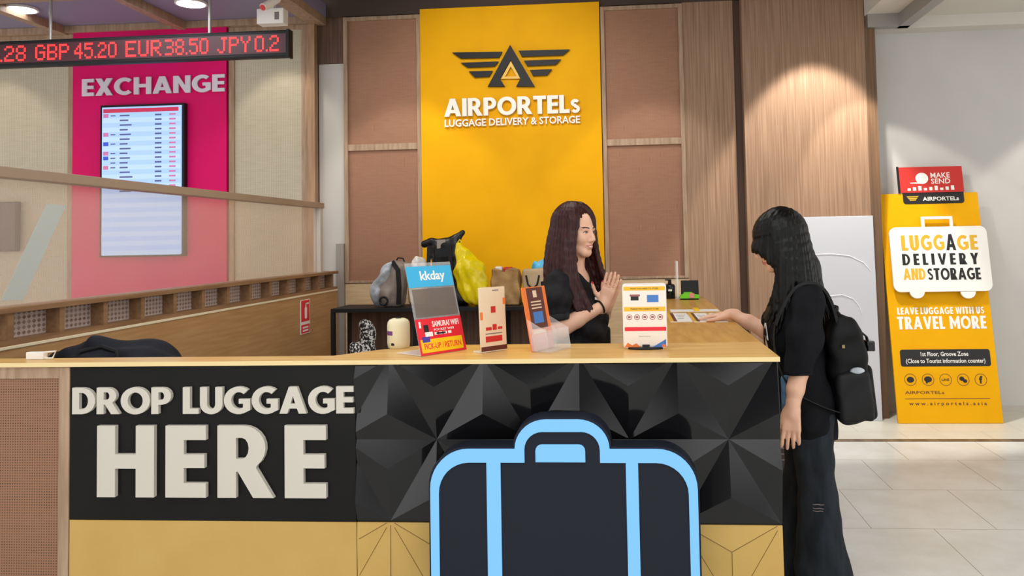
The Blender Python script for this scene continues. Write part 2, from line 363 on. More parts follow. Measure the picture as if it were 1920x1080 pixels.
def frameM(o, u, v):
    u = Vector(u).normalized(); v = Vector(v).normalized(); n = u.cross(v); o = Vector(o)
    return Matrix(((u.x, v.x, n.x, o.x), (u.y, v.y, n.y, o.y), (u.z, v.z, n.z, o.z), (0, 0, 0, 1)))

# ------------------------------------------------------------------ lettering
def arc(cx, cy, rx, ry, a0, a1, n=9):
    return [(cx+rx*math.cos(rad(a0+(a1-a0)*i/n)), cy+ry*math.sin(rad(a0+(a1-a0)*i/n))) for i in range(n+1)]
def stroke(pts, t):
    Lp, Rp = [], []
    for i, p in enumerate(pts):
        a = pts[max(0, i-1)]; b = pts[min(len(pts)-1, i+1)]; dx, dy = b[0]-a[0], b[1]-a[1]; l = math.hypot(dx, dy); nx, ny = -dy/l*t/2, dx/l*t/2
        Lp.append((p[0]+nx, p[1]+ny)); Rp.append((p[0]-nx, p[1]-ny))
    return Lp + Rp[::-1]
def glyphs(t=.235, h=.2):
    G = {}
    G['H'] = (.80, [[(0, 0), (t, 0), (t, .4), (.8-t, .4), (.8-t, 0), (.8, 0), (.8, 1), (.8-t, 1), (.8-t, .4+h), (t, .4+h), (t, 1), (0, 1)]])
    G['E'] = (.56, [[(0, 0), (.56, 0), (.56, h), (t, h), (t, .41), (.54, .41), (.54, .41+h*.95), (t, .41+h*.95), (t, 1-h), (.56, 1-h), (.56, 1), (0, 1)]])
    G['L'] = (.52, [[(0, 0), (.52, 0), (.52, h), (t, h), (t, 1), (0, 1)]])
    G['I'] = (t, [[(0, 0), (t, 0), (t, 1), (0, 1)]])
    G['T'] = (.66, [[(.33-t/2, 0), (.33+t/2, 0), (.33+t/2, 1-h), (.66, 1-h), (.66, 1), (0, 1), (0, 1-h), (.33-t/2, 1-h)]])
    G['X'] = (.8, [[(0, 0), (.28, 0), (.4, .26), (.52, 0), (.8, 0), (.545, .5), (.79, 1), (.515, 1), (.4, .75), (.285, 1), (.01, 1), (.255, .5)]])
    G['N'] = (.78, [[(0, 0), (t, 0), (t, .58), (.78-t, 0), (.78, 0), (.78, 1), (.78-t, 1), (.78-t, .42), (t, 1), (0, 1)]])
    G['A'] = (.88, [[(0, 0), (.25, 0), (.31, .19), (.57, .19), (.63, 0), (.88, 0), (.57, 1), (.31, 1)], [(.365, .37), (.44, .66), (.515, .37)]])
    G['V'] = (.84, [[(.29, 0), (.55, 0), (.84, 1), (.58, 1), (.42, .34), (.26, 1), (0, 1)]])
    G['Y'] = (.8, [[(.4-t/2, 0), (.4+t/2, 0), (.4+t/2, .42), (.8, 1), (.53, 1), (.4, .69), (.27, 1), (0, 1), (.4-t/2, .42)]])
    G['M'] = (1.0, [[(0, 0), (t*.9, 0), (t*.9, .56), (.5, .1), (1-t*.9, .56), (1-t*.9, 0), (1, 0), (1, 1), (.78, 1), (.5, .52), (.22, 1), (0, 1)]])
    G['W'] = (1.2, [[(.24, 0), (.46, 0), (.6, .55), (.74, 0), (.96, 0), (1.2, 1), (.96, 1), (.84, .38), (.7, 1), (.5, 1), (.36, .38), (.24, 1), (0, 1)]])
    G['D'] = (.78, [[(0, 0)] + arc(.33, .5, .45, .5, -90, 90) + [(0, 1)], [(t, h*.95)] + arc(.33, .5, .21, .5-h*.95, -90, 90) + [(t, 1-h*.95)]])
    G['P'] = (.66, [[(0, 0), (t, 0), (t, .35)] + arc(.35, .675, .31, .325, -90, 90) + [(0, 1)], [(t, .53)] + arc(.34, .675, .09, .145, -90, 90, 6) + [(t, .82)]])
    G['R'] = (.76, [[(0, 0), (t, 0), (t, .36), (.28, .36), (.49, 0), (.77, 0), (.53, .41)] + arc(.35, .69, .31, .31, -52, 90) + [(0, 1)], [(t, .54)] + arc(.34, .685, .09, .145, -90, 90, 6) + [(t, .83)]])
    G['U'] = (.74, [[(0, 1)] + arc(.37, .36, .37, .375, 180, 360, 12) + [(.74, 1), (.74-t, 1)] + arc(.37, .36, .37-t, .175, 360, 180, 10) + [(t, 1)]])
    G['O'] = (.98, [arc(.49, .5, .49, .515, 0, 348, 29), arc(.49, .5, .255, .315, 0, 345, 23)])
    G['C'] = (.84, [arc(.48, .5, .48, .515, 47, 313, 18) + arc(.49, .5, .25, .305, 313, 47, 14)])
    G['G'] = (.86, [arc(.48, .5, .48, .515, 50, 306, 18) + [(.86, .13), (.86, .55), (.49, .55), (.49, .375), (.63, .375), (.63, .235)] + arc(.49, .5, .25, .31, 296, 50, 14)])
    sp = arc(.31, .735, .2, .17, 25, 268, 10) + arc(.31, .285, .21, .19, 88, -155, 10)
    G['S'] = (.62, [stroke(sp, h*.98)])
    G['s'] = (.46, [[(x*.74, y*.74) for x, y in stroke(sp, h*1.15)]])
    return G
GB = glyphs(); GC = glyphs(.25, .19)
def curve_mesh(outlines, depth):
    c = bpy.data.curves.new('tmp', 'CURVE'); c.dimensions = '2D'; c.fill_mode = 'BOTH'; c.extrude = depth/2
    for pts in outlines:
        sp = c.splines.new('POLY'); sp.points.add(len(pts)-1); sp.use_cyclic_u = True
        for p, q in zip(sp.points, pts): p.co = (q[0], q[1], 0, 1)
    return to_mesh(c)
def to_mesh(c):
    o = bpy.data.objects.new('tmp', c); COL.objects.link(o)
    dg = bpy.context.evaluated_depsgraph_get(); me = bpy.data.meshes.new_from_object(o.evaluated_get(dg))
    bpy.data.objects.remove(o); bpy.data.curves.remove(c); return me
def glyph_line(s, T, u0, u1, v0, v1, depth, G=None, gap=.075, space=.3, n0=0):
    """list of (char, mesh) set in the panel frame T to fill the box u0..u1, v0..v1"""
    G = G or GB; x = 0; items = []
    for ch in s:
        if ch == ' ': x += space; continue
        w, out = G[ch]; items.append((ch, x, out)); x += w+gap
    tot = x-gap; sx = (u1-u0)/tot; sy = v1-v0; res = []
    for ch, ox, out in items:
        me = curve_mesh([[(u0+(ox+p)*sx, v0+q*sy) for p, q in o] for o in out], depth)
        me.transform(T @ Matrix.Translation((0, 0, n0+depth/2))); res.append((ch, me))
    return res
def glyph_mb(*a, **k):
    mb = MB()
    for ch, me in glyph_line(*a, **k): mb.mesh(me)
    return mb
def text_mb(s, T, u0, u1, v0, v1, n0=.0004, depth=.0006, bold=.012, mb=None):
    c = bpy.data.curves.new('tmp', 'FONT'); c.body = s; c.size = 1; c.offset = bold; c.extrude = .5; c.resolution_u = 2; c.fill_mode = 'BOTH'
    me = to_mesh(c)
    xs = [v.co.x for v in me.vertices]; ys = [v.co.y for v in me.vertices]
    a, b, c0, d = min(xs), max(xs), min(ys), max(ys)
    sx = (u1-u0)/(b-a); sy = (v1-v0)/(d-c0)
    X = Matrix.Translation((u0, v0, n0+depth/2)) @ Matrix.Diagonal((sx, sy, depth, 1)) @ Matrix.Translation((-a, -c0, 0))
    me.transform(T @ X); mb = mb or MB(); mb.mesh(me); return mb
def rect(mb, T, u0, u1, v0, v1, n0=.0002, n1=.0008): return mb.box(u0, u1, v0, v1, n0, n1, T=T)
def rrect(u0, u1, v0, v1, r, n=6):
    return arc(u1-r, v1-r, r, r, 0, 90, n)+arc(u0+r, v1-r, r, r, 90, 180, n)+arc(u0+r, v0+r, r, r, 180, 270, n)+arc(u1-r, v0+r, r, r, 270, 360, n)
FONT57 = {'0': '01110 10001 10001 10001 10001 10001 01110', '2': '01110 10001 00001 00110 01000 10000 11111', '3': '11110 00001 00001 01110 00001 00001 11110',
 '4': '00010 00110 01010 10010 11111 00010 00010', '5': '11111 10000 11110 00001 00001 10001 01110', '8': '01110 10001 10001 01110 10001 10001 01110', '.': '0 0 0 0 0 0 1',
 'G': '01110 10001 10000 10111 10001 10001 01110', 'B': '11110 10001 10001 11110 10001 10001 11110', 'P': '11110 10001 10001 11110 10000 10000 10000', 'E': '11111 10000 10000 11110 10000 10000 11111',
 'U': '10001 10001 10001 10001 10001 10001 01110', 'R': '11110 10001 10001 11110 10100 10010 10001', 'J': '00111 00010 00010 00010 00010 10010 01100', 'Y': '10001 10001 01010 00100 00100 00100 00100', ' ': '00 00 00 00 00 00 00'}

# ================================================================== SETTING
struct('floor', MB().box(-8, 7, -1.5, 6.19, -.1, 0), M['floor'])
struct('trim_1', MB().box(-2.6, 7, 6.19, 6.255, -.1, .004), M['floor_seam'])
o = struct('floor_back', MB().box(-2.5, 7, 6.255, 7.4, -.1, 0), M['floor_pale']); o.name = 'floor'
WY = 7.05
struct('wall_back', MB().box(-2.78, 2.0, 7.1, 7.25, 0, 3.75), M['wood_dark'])
struct('wall_right', MB().box(2.07, 7, 7.2, 7.3, 0, 3.75), M['white_wall'])
struct('baseboard_right', MB().box(2.08, 7, 7.188, 7.2, 0, .05), M['grey_white'])
struct('wall_left', MB().box(-8, -2.78, 7.06, 7.2, 0, 3.75), M['tan_wood'])
o = struct('wall_pillar', MB().box(.985, 1.985, 6.95, 7.1, 0, 3.75, .003), M['wood'])
struct('trim_2', MB().box(1.985, 2.07, 6.955, 7.2, 0, 3.75), M['wood_brown'])
struct('trim_3', MB().box(.50, .925, 7.04, 7.1, 0, 3.5), M['wood'])
struct('trim_4', MB().box(.925, .984, 7.06, 7.1, 0, 3.75), M['gap_brown'])
struct('trim_5', MB().box(-2.46, .50, 7.03, 7.1, 0, 1.15, .002), M['pale_wood'])
struct('trim_6', MB().box(-2.70, -2.46, 7.07, 7.1, 0, 3.09), M['grey_white'])
struct('trim_7', MB().box(-2.53, -2.462, 7.0, 7.07, 0, 1.5), M['grey_strip'])
struct('trim_8', MB().box(-2.70, .99, 7.04, 7.1, 3.5, 3.75), M['ceil_dark'])
struct('trim_9', MB().box(-2.72, -2.462, 7.05, 7.1, 3.09, 3.5), M['wood_dark'])
struct('ceiling', MB().box(-2.6, 1.99, 2.4, 7.3, 3.75, 3.85), M['ceil_dark'])
o = struct('ceiling_right', MB().box(1.99, 7, 2.4, 7.3, 3.30, 3.85), M['ceiling']); o.name = 'ceiling'
struct('trim_10', MB().box(2.0, 7, 7.02, 7.2, 3.2, 3.3), M['ceiling'])
# metal channel running along the right-hand ceiling, turning at the pillar
mb = MB().box(2.25, 2.34, 3.2, 6.98, 3.19, 3.3).box(2.0, 2.34, 6.9, 6.98, 3.19, 3.3)
struct('trim_11', mb, M['steel'])
# booth: ceiling, beams, corner post
BC = 3.5
o = struct('ceiling_booth', MB().box(-8, -2.62, 3.4, 7.06, BC, BC+.12), M['booth_ceil']); o.name = 'ceiling'
k = 12
for x0, x1 in ((-2.76, -2.62), (-3.96, -3.88), (-5.08, -5.0), (-6.2, -6.12)):
    struct('trim_%d' % k, MB().box(x0, x1, 3.4, 7.04, BC-.07, BC-.001), M['frame_wood']); k += 1
for y0, y1 in ((6.96, 7.04), (5.98, 6.06), (4.9, 4.98)):
    struct('trim_%d' % k, MB().box(-7.9, -2.77, y0, y1, BC-.06, BC-.002), M['frame_wood']); k += 1
struct('trim_%d' % k, MB().box(-2.775, -2.705, 6.98, 7.06, 0, BC-.07), M['tan_wood']); k += 1

# ================================================================== BACK WALL
def wall_panel(x0, x1, zb, zm, zt, label, lower_zb):
    t = thing('rattan_wall_panel', label, 'wall panel', ((x0+x1)/2, WY, zb), group='rattan panels beside the yellow backdrop')
    m = MB()
    for a, b in ((x0, x0+.036), (x1-.036, x1)): m.box(a, b, WY-.03, WY+.04, zb, zt, .003)
    for a, b in ((zb, zb+.02), (zm-.028, zm+.028), (zt-.035, zt)): m.box(x0+.036, x1-.036, WY-.028, WY+.04, a, b, .003)
    m.build('frame', M['frame_wood'], t)
    MB().box(x0+.034, x1-.034, WY-.004, WY+.01, zm+.026, zt-.033).build('cane_sheet', M['rattan'], t)
    MB().box(x0+.034, x1-.034, WY-.004, WY+.01, zb+.018, zm-.026).build('cane_sheet', M['rattan'], t)
wall_panel(-2.46, -1.77, 1.155, 2.335, 3.49, 'tall brown rattan panel with two panes left of the yellow backdrop', 1.15)
wall_panel(-.20, .50, 1.155, 2.315, 3.49, 'tall brown rattan panel with two panes right of the yellow backdrop', 1.16)

YP = 6.99
t = thing('backdrop_panel', 'tall bright yellow backdrop panel with a winged black logo and white lettering', 'sign', (-.985, YP+.03, 0))
MB().box(-1.764, -.205, YP, 7.029, .02, 3.525, .002).build('panel', M['yellow'], t)
TP = planeY(YP)
def cv(pts, Y=YP, sc=.5, ox=560, oy=0):
    return [(lambda q: (q.x, q.z))(at(ox+x*sc, oy+y*sc, 'Y', Y)) for x, y in pts]
lg = []
for st in ([(578, 200), (765, 197), (753, 219), (610, 222)], [(610, 238), (751, 233), (736, 252), (635, 256)], [(640, 270), (729, 268), (716, 290), (662, 293)],
           [(826, 193), (1017, 188), (992, 210), (838, 215)], [(846, 230), (984, 225), (964, 246), (858, 250)], [(868, 265), (950, 262), (932, 285), (880, 287)]):
    lg.append(cv(st))
lg.append(cv([(711, 327), (795, 171), (887, 327), (817, 327), (833, 298), (797, 226), (757, 298), (775, 327)]))
me = curve_mesh(lg, .02); me.transform(TP @ Matrix.Translation((0, 0, .022)))
MB().mesh(me).build('winged_logo', M['black'], t)
me = curve_mesh([cv([(760, 298), (797, 232), (834, 297)]), cv([(776, 289), (797, 252), (818, 288)])], .016); me.transform(TP @ Matrix.Translation((0, 0, .02)))
MB().mesh(me).build('logo_triangle', M['gold_line'], t)
a = at(835, 219, 'Y', YP); b = at(1087, 180, 'Y', YP); zb = (at(835, 219.5, 'Y', YP).z+at(1087, 213, 'Y', YP).z)/2; zt = (at(835, 186, 'Y', YP).z+at(1070, 180, 'Y', YP).z)/2
for ch, me in glyph_line('AIRPORTELs', TP, a.x, b.x, zb, zt, .03, gap=.06, n0=.012):
    MB().mesh(me).build('letter', M['white_letter'], t)
zb2 = (at(835, 238, 'Y', YP).z+at(1087, 233, 'Y', YP).z)/2; zt2 = (at(835, 224, 'Y', YP).z+at(1087, 219, 'Y', YP).z)/2
text_mb('LUGGAGE DELIVERY & STORAGE', TP, a.x, b.x, zb2, zt2, .012, .02, .022).build('tagline', M['white_letter'], t)

# ================================================================== EXCHANGE BOOTH
RY = 6.99
def cane_wall(x0, x1, label):
    t = thing('cane_wall_panel', label, 'wall panel', ((x0+x1)/2, WY, .3), group='cane panels of the exchange booth')
    MB().box(x0, x1, 7.03, 7.058, .3, 3.4).build('cane_sheet', M['rattan_pale'], t)
    m = MB()
    for a, b in ((x0-.05, x0), (x1, x1+.05)): m.box(a, b, 7.01, 7.059, .3, 3.44, .003)
    m.box(x0, x1, 7.012, 7.059, 3.4, 3.44, .003); m.box(x0, x1, 7.012, 7.059, .3, .34, .003)
    m.build('frame', M['frame_wood'], t)
cane_wall(-6.6, -5.0, 'pale woven cane panel left of the pink red exchange panel')
cane_wall(-3.45, -2.835, 'pale woven cane panel between the pink red exchange panel and the corner post')
t = thing('exchange_panel', 'tall pink red panel with silver EXCHANGE lettering', 'sign', (-4.22, RY, 0))
MB().box(-4.94, -3.51, RY, 7.057, .02, 3.44).build('panel', M['magenta'], t)
TR = planeY(RY)
a = at(156, 181, 'Y', RY); b = at(423, 172, 'Y', RY); zb = (a.z+b.z)/2; zt = (at(156, 149, 'Y', RY).z+at(423, 140, 'Y', RY).z)/2
for ch, me in glyph_line('EXCHANGE', TR, a.x, b.x, zb, zt, .015, gap=.07, n0=.006):
    MB().mesh(me).build('letter', M['grey_letter'], t)
# rate screen
t = thing('rate_screen', 'tall portrait screen listing exchange rates on the pink red panel', 'screen', (-4.27, RY, 1.43))
SX0, SX1, SZ0, SZ1, SY = -4.62, -3.885, 1.44, 2.745, 6.93
MB().box(SX0-.02, SX1+.022, SY, RY-.004, SZ0-.02, SZ1+.02, .004).build('bezel', M['black'], t)
TS = planeY(SY); rows = 30; rh = (SZ1-SZ0-.05)/rows
ds = rect(MB(), TS, SX0, SX1, SZ0, SZ1, .0, .002).build('display', M['screen'], t)
rect(MB(), TS, SX0+.01, SX1-.03, SZ1-.05, SZ1-.015, .002, .003).build('header_bar', M['screen_red'], ds)
mb, mi, mn, mp_ = MB(), MB(), MB(), MB()
for i in range(rows):
    z = SZ1-.055-(i+1)*rh
    if i % 2: rect(mb, TS, SX0+.005, SX1-.01, z, z+rh, .002, .0026)
    if i < 17:
        w = random.uniform(.07, .13)
        rect(mi, TS, SX0+.165, SX0+.165+w, z+rh*.3, z+rh*.62, .0028, .0034)
        rect(mi, TS, SX0+.49, SX0+.55, z+rh*.3, z+rh*.65, .0028, .0034)
        rect(mp_, TS, SX0+.62, SX0+.68, z+rh*.3, z+rh*.65, .0028, .0034)
        if i in (0, 4, 6, 8, 9, 10, 11, 14): rect(mi, TS, SX0+.08, SX0+.125, z+rh*.35, z+rh*.6, .0028, .0034)
        if i in (6, 9): rect(mn, TS, SX0+.012, SX0+.06, z+.004, z+rh-.004, .0028, .0034)
        if i in (0, 4, 8, 11, 14): rect(mp_, TS, SX0+.012, SX0+.06, z+.004, z+rh-.004, .0028, .0034)
mb.build('row_stripes', M['screen_alt'], ds); build_split(mi, 'rate_rows', M['screen_ink'], ds, .045); build_split(mn, 'flag_icon', M['screen_navy'], ds, .01); build_split(mp_, 'selling_column', M['screen_pink'], ds, .045)
# LED ticker
LY = 6.0
t = thing('led_ticker', 'long black LED ticker with red currency rates hanging from the booth ceiling', 'sign', (-3.9, LY, 2.9))
zt = lambda px, py: at(px, py, 'Y', LY).z
xR = at(541, 60, 'Y', LY).x; zT = (zt(60, 77)+zt(500, 54))/2; zB = (zt(60, 123)+zt(500, 109))/2
MB().box(-5.6, xR, LY, LY+.07, zB, zT, .012).build('housing', M['black'], t)
MB().box(xR-.016, xR+.004, LY-.006, LY+.075, zB-.004, zT+.004, .004).build('end_cap', M['black'], t)
TL = planeY(LY)
lds = MB().box(-5.58, xR-.02, LY-.003, LY, zB+.03, zT-.03).build('display', M['led_face'], t)
pz = (zT-zB-.085)/7; z0 = zB+.043
def led_word(s, pa, pb):
    x0 = at(pa, 90, 'Y', LY).x; x1 = at(pb, 90, 'Y', LY).x
    rowsl = [FONT57[c].split() for c in s]; cols = sum(len(r[0])+1 for r in rowsl)-1; pc = (x1-x0)/cols; x = x0
    mb = MB()
    for r in rowsl:
        n = len(r[0])
        for i in range(7):
            for j in range(n):
                if r[i][j] == '1': rect(mb, TL, x+j*pc+pc*.04, x+(j+1)*pc-pc*.02, z0+(6-i)*pz+pz*.06, z0+(7-i)*pz-pz*.06, .003, .005)
        x += (n+1)*pc
    mb.build('lit_characters', M['led_red'], lds)
led_word('35.28', -42, 49); led_word('GBP', 67, 130); led_word('45.20', 140, 219); led_word('EUR', 236, 303); led_word('38.50', 310, 391); led_word('JPY', 408, 470); led_word('0.2', 478, 523)

for px in (95, 393):
    x = at(px, 45, 'Y', LY+.035).x; MB().cyl((x, LY+.035, zT-.004), (x, LY+.035, BC-.002), .012).build('hanging_rod', M['steel'], t)
# downlights
for px, py, lab in ((40, 19, 'round lit booth downlight farther from the security camera'), (358, 8, 'round lit booth downlight nearer the security camera')):
    c = at(px, py, 'Z', BC-.02)
    t = thing('downlight', lab, 'ceiling light', (c.x, c.y, BC-.002), group='booth downlights')
    MB().lathe([(.10, 0), (.125, 0), (.125, .018), (.10, .018)], (c.x, c.y, BC-.02)).build('trim_ring', M['white_plastic'], t)
    MB().cyl((c.x, c.y, BC-.022), (c.x, c.y, BC-.012), .108, n=32).build('lamp_disc', M['lamp'], t)
# security camera at the ceiling corner
a = at(481, 45, 'Y', 6.2); b = at(531, 14, 'Y', 6.2); cx = (a.x+b.x)/2
t = thing('security_camera', 'white security camera on a boxy mount at the booth ceiling corner', 'camera', (cx, 6.25, a.z))
MB().box(a.x, b.x, 6.2, 6.30, a.z, b.z, .006).build('mount_box', M['white_plastic'], t)
MB().box(b.x-.07, b.x-.035, 6.197, 6.20, a.z+.03, a.z+.09).build('label_patch', M['print_grey'], t)
MB().box(cx-.02, cx+.02, 6.23, 6.27, b.z-.004, BC-.075).build('bracket', M['white_plastic'], t)
p = at(493, 14, 'Y', 6.06); q = at(520, -1, 'Y', 6.19)
cb = MB().cyl(p, q, .030).cyl(q, q+Vector((.015, .02, .008)), .026, .012).build('camera_body', M['white_plastic'], t)
MB().cyl(p+(p-q)*.03, p, .024).build('lens', M['red_flag'], cb)
# dark screen seen through the glass
a = at(-10, 472, 'Y', 6.95); b = at(32, 378, 'Y', 6.95)
t = thing('wall_monitor', 'dark switched off monitor behind the glass at the left edge', 'screen', (b.x-.3, 7.0, a.z))
MB().box(b.x-.62, b.x, 6.95, 7.0, a.z, b.z, .006).build('casing', M['black'], t)
MB().box(b.x-.605, b.x-.012, 6.945, 6.95, a.z+.012, b.z-.012).build('display', mat('monitor_off', srgb(50, 38, 44), .3), t)
MB().box(b.x-.45, b.x-.2, 7.0, 7.032, a.z+.1, b.z-.1).build('bracket', M['black'], t)

# ================================================================== GLASS PARTITION ON A LOW WALL
PX = -2.5
t = thing('partition_low_wall', 'long honey wood low wall with a row of square slots under the glass', 'partition', (PX-.06, 4.7, 0))
MB().box(PX-.12, PX, 2.95, 6.94, 0, 1.10).build('wall_body', M['low_wall'], t)
MB().box(PX-.13, PX+.006, 2.95, 6.94, 1.10, 1.113, .002).build('light_edge', M['bright_edge'], t)
m = MB().box(PX-.12, PX, 2.95, 6.94, 1.113, 1.135)
m.box(PX-.12, PX+.012, 2.95, 6.94, 1.245, 1.268, .002)
y = 3.79-.305*2
while y < 6.94:
    m.box(PX-.12, PX-.001, y-.02, y+.012, 1.135, 1.245); y += .305
m.build('slot_row', M['slot_wood'], t)
MB().box(PX-.074, PX-.066, 2.96, 6.93, 1.135, 1.245).build('cane_mesh', M['cane_light'], t)
t = thing('glass_screen', 'long glass screen with painted pale reflections and a tan top rail standing on the low wall', 'partition', (PX-.05, 4.8, 1.268))
MB().box(PX-.054, PX-.046, 2.9, 6.60, 1.268, 1.80).build('glass_pane', M['glass'], t)
MB().box(PX-.08, PX-.01, 2.6, 6.68, 1.795, 1.84, .003).build('top_rail', M['rail_tan'], t)
MB().box(PX-.075, PX-.015, 6.60, 6.66, 1.268, 1.795, .003).build('end_post', M['grey_white'], t)
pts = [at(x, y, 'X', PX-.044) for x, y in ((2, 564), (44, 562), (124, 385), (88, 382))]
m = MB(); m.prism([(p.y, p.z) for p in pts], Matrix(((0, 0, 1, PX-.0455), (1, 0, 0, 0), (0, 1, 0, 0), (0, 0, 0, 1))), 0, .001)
m.build('reflection_streak', M['streak'], t)  # slanting reflection in the pane, modelled as a thin pale sheet
# fire extinguisher notice
a = at(563, 628, 'X', PX); b = at(580, 560, 'X', PX)
t = thing('fire_extinguisher_notice', 'small red and white fire extinguisher notice on the low wall', 'sign', (PX, (a.y+b.y)/2, a.z))
TN = frameM((PX, a.y, a.z), (0, 1, 0), (0, 0, 1)); w = b.y-a.y; h = b.z-a.z
MB().box(0, w, 0, h, .0002, .004, T=TN).build('backing', M['print_white'], t)
m = MB(); rect(m, TN, .01, w-.01, h*.36, h-.005, .004, .005); rect(m, TN, .01, w-.01, .006, h*.27, .004, .005); m.build('red_field', M['red'], t)
m = MB(); m.prism(rrect(w*.42, w*.66, h*.44, h*.78, w*.08), TN, .005, .006); rect(m, TN, w*.5, w*.58, h*.78, h*.9, .005, .006); rect(m, TN, w*.5, w*.85, h*.86, h*.9, .005, .006)
for i in range(2): rect(m, TN, w*.2, w*.8, h*(.07+.09*i), h*(.12+.09*i), .005, .006)
m.build('extinguisher_symbol', M['print_white'], t)

# ================================================================== SERVICE COUNTER
CY = 2.80; ZT = 1.085; ZM = .553
t = thing('faceted_counter', 'counter front of black faceted pyramids above a yellow base', 'counter', (-.23, 3.0, 0))
MB().box(-.943, .478, CY+.006, 3.16, 0, ZT-.002).build('body', M['black'], t)
def facets(z0, z1, top, amp, x0=-.944, x1=.481):
    bm = bmesh.new(); dx = .3265; dz = .2735; xb = -.828
    def tri(a, b, c, k):
        g = ((a[0]+b[0]+c[0])/3, (a[1]+b[1]+c[1])/3)
        A = [bm.verts.new((p[0], CY, p[1])) for p in (a, b, c)]; ap = bm.verts.new((g[0], CY-amp*k, g[1]))
        for i in range(3): bm.faces.new((A[i], A[(i+1) % 3], ap))
    for r in range(2):
        za, zb_ = top-r*dz, top-(r+1)*dz; off = 0 if r % 2 == 0 else .5
        for i in range(-3, 8):
            u0 = xb+(i+off)*dx; u1 = u0+dx; lo = u0+dx/2
            tri((u0, za), (lo, zb_), (u1, za), 1.0); tri((u1, za), (lo, zb_), (lo+dx, zb_), .8)
    bmesh.ops.remove_doubles(bm, verts=bm.verts[:], dist=.0004)
    for co, no in (((x0, 0, 0), (-1, 0, 0)), ((x1, 0, 0), (1, 0, 0)), ((0, 0, z0), (0, 0, -1)), ((0, 0, z1), (0, 0, 1))):
        bmesh.ops.bisect_plane(bm, geom=bm.verts[:]+bm.edges[:]+bm.faces[:], plane_co=co, plane_no=no, clear_outer=True)
    ext = bmesh.ops.extrude_face_region(bm, geom=bm.faces[:])
    for v in [g for g in ext['geom'] if isinstance(g, bmesh.types.BMVert)]: v.co.y = CY+.006
    m = MB(); m.bm.free(); m.bm = bm; return m
facets(ZM, ZT-.001, 1.103, .036).build('black_facets', M['black_gloss'], t)
facets(.02, ZM-.003, 1.103-2*.2735, .005).build('yellow_facets', M['gold'], t)
# fine seams in the yellow facets
m = MB(); dx = .3265; dz = .2735; xb = -.828; top = 1.103-2*dz; segs = []
for r in range(2):
    za, zb_ = top-r*dz, top-(r+1)*dz; off = 0 if r % 2 == 0 else .5
    for i in range(-2, 6):
        u0 = xb+(i+off)*dx; u1 = u0+dx; lo = u0+dx/2
        for T3 in (((u0, za), (lo, zb_), (u1, za)), ((u1, za), (lo, zb_), (lo+dx, zb_))):
            g = (sum(p[0] for p in T3)/3, sum(p[1] for p in T3)/3)
            for p in T3: segs.append((p, g, .0052))
        segs.append(((u0, za), (lo, zb_), 0)); segs.append(((u1, za), (lo, zb_), 0))
for p, q, hh in segs:
    def inside(P): return -.94 < P[0] < .478 and .025 < P[1] < ZM-.004
    n = 12; pp = []
    for i in range(n+1):
        f = i/n; P = (p[0]+(q[0]-p[0])*f, p[1]+(q[1]-p[1])*f)
        if inside(P): pp.append((P[0], CY-.0003-hh*f, P[1]))
    if len(pp) > 1: m.tube(pp, .0011, 4)
m.build('facet_seams', M['seam'], t)
MB().box(-.943, .478, CY+.0, CY+.05, 0, .02).build('plinth', M['black'], t)

t = thing('lettered_counter', 'counter section with white DROP LUGGAGE HERE letters on black over a yellow base', 'counter', (-1.46, 2.85, 0))
MB().box(-1.976, -.946, CY+.004, 2.90, 0, ZT-.002).build('body', M['black'], t)
MB().box(-1.976, -.946, CY-.004, CY+.004, ZM, ZT-.002, .001).build('black_panel', M['black_panel'], t)
MB().box(-1.976, -.946, CY-.004, CY+.004, .02, ZM-.002, .001).build('yellow_panel', M['gold'], t)
TC = planeY(CY-.004)
def zpx(px, py): return at(px, py, 'Y', CY-.02).z
a = at(135, 779, 'Y', CY-.02); b = at(663, 776, 'Y', CY-.02)
for ch, me in glyph_line('DROP LUGGAGE', TC, a.x, b.x, (zpx(140, 778)+zpx(660, 774))/2, (zpx(140, 729)+zpx(660, 723))/2, .016, gap=.05, space=.34): MB().mesh(me).build('letter', M['cream_letter'], t)
a = at(182, 934, 'Y', CY-.02); b = at(612, 933, 'Y', CY-.02)
GH = glyphs(.255, .2)
for ch, me in glyph_line('HERE', TC, a.x, b.x, zpx(400, 933), zpx(400, 798), .018, G=GH, gap=.16): MB().mesh(me).build('letter', M['cream_letter'], t)

t = thing('rattan_counter', 'end section of the counter with an open rattan front', 'counter', (-2.3, 2.85, 0))
MB().box(-2.62, -1.98, CY+.012, 2.90, 0, ZT-.002).build('body', M['wood_dark'], t)
m = MB().box(-2.018, -1.979, CY-.006, CY+.012, 0, ZT-.002, .002).box(-2.62, -2.018, CY-.006, CY+.012, 1.043, ZT-.002, .002).box(-2.62, -2.58, CY-.006, CY+.012, 0, 1.043, .002).box(-2.58, -2.018, CY-.006, CY+.012, 0, .04, .002)
m.build('frame', M['frame_wood'], t)
MB().box(-2.58, -2.018, CY, CY+.012, .04, 1.043).build('rattan_front', M['cane_grid'], t)

t = thing('side_counter', 'pale wood counter run under the long honey top on the right', 'counter', (.3, 4.4, 0))
MB().box(.14, .465, 3.17, 5.58, .08, ZT-.002, .003).build('body', M['pale_wood'], t)
MB().box(.16, .44, 3.17, 5.55, 0, .08).build('plinth', M['black'], t)

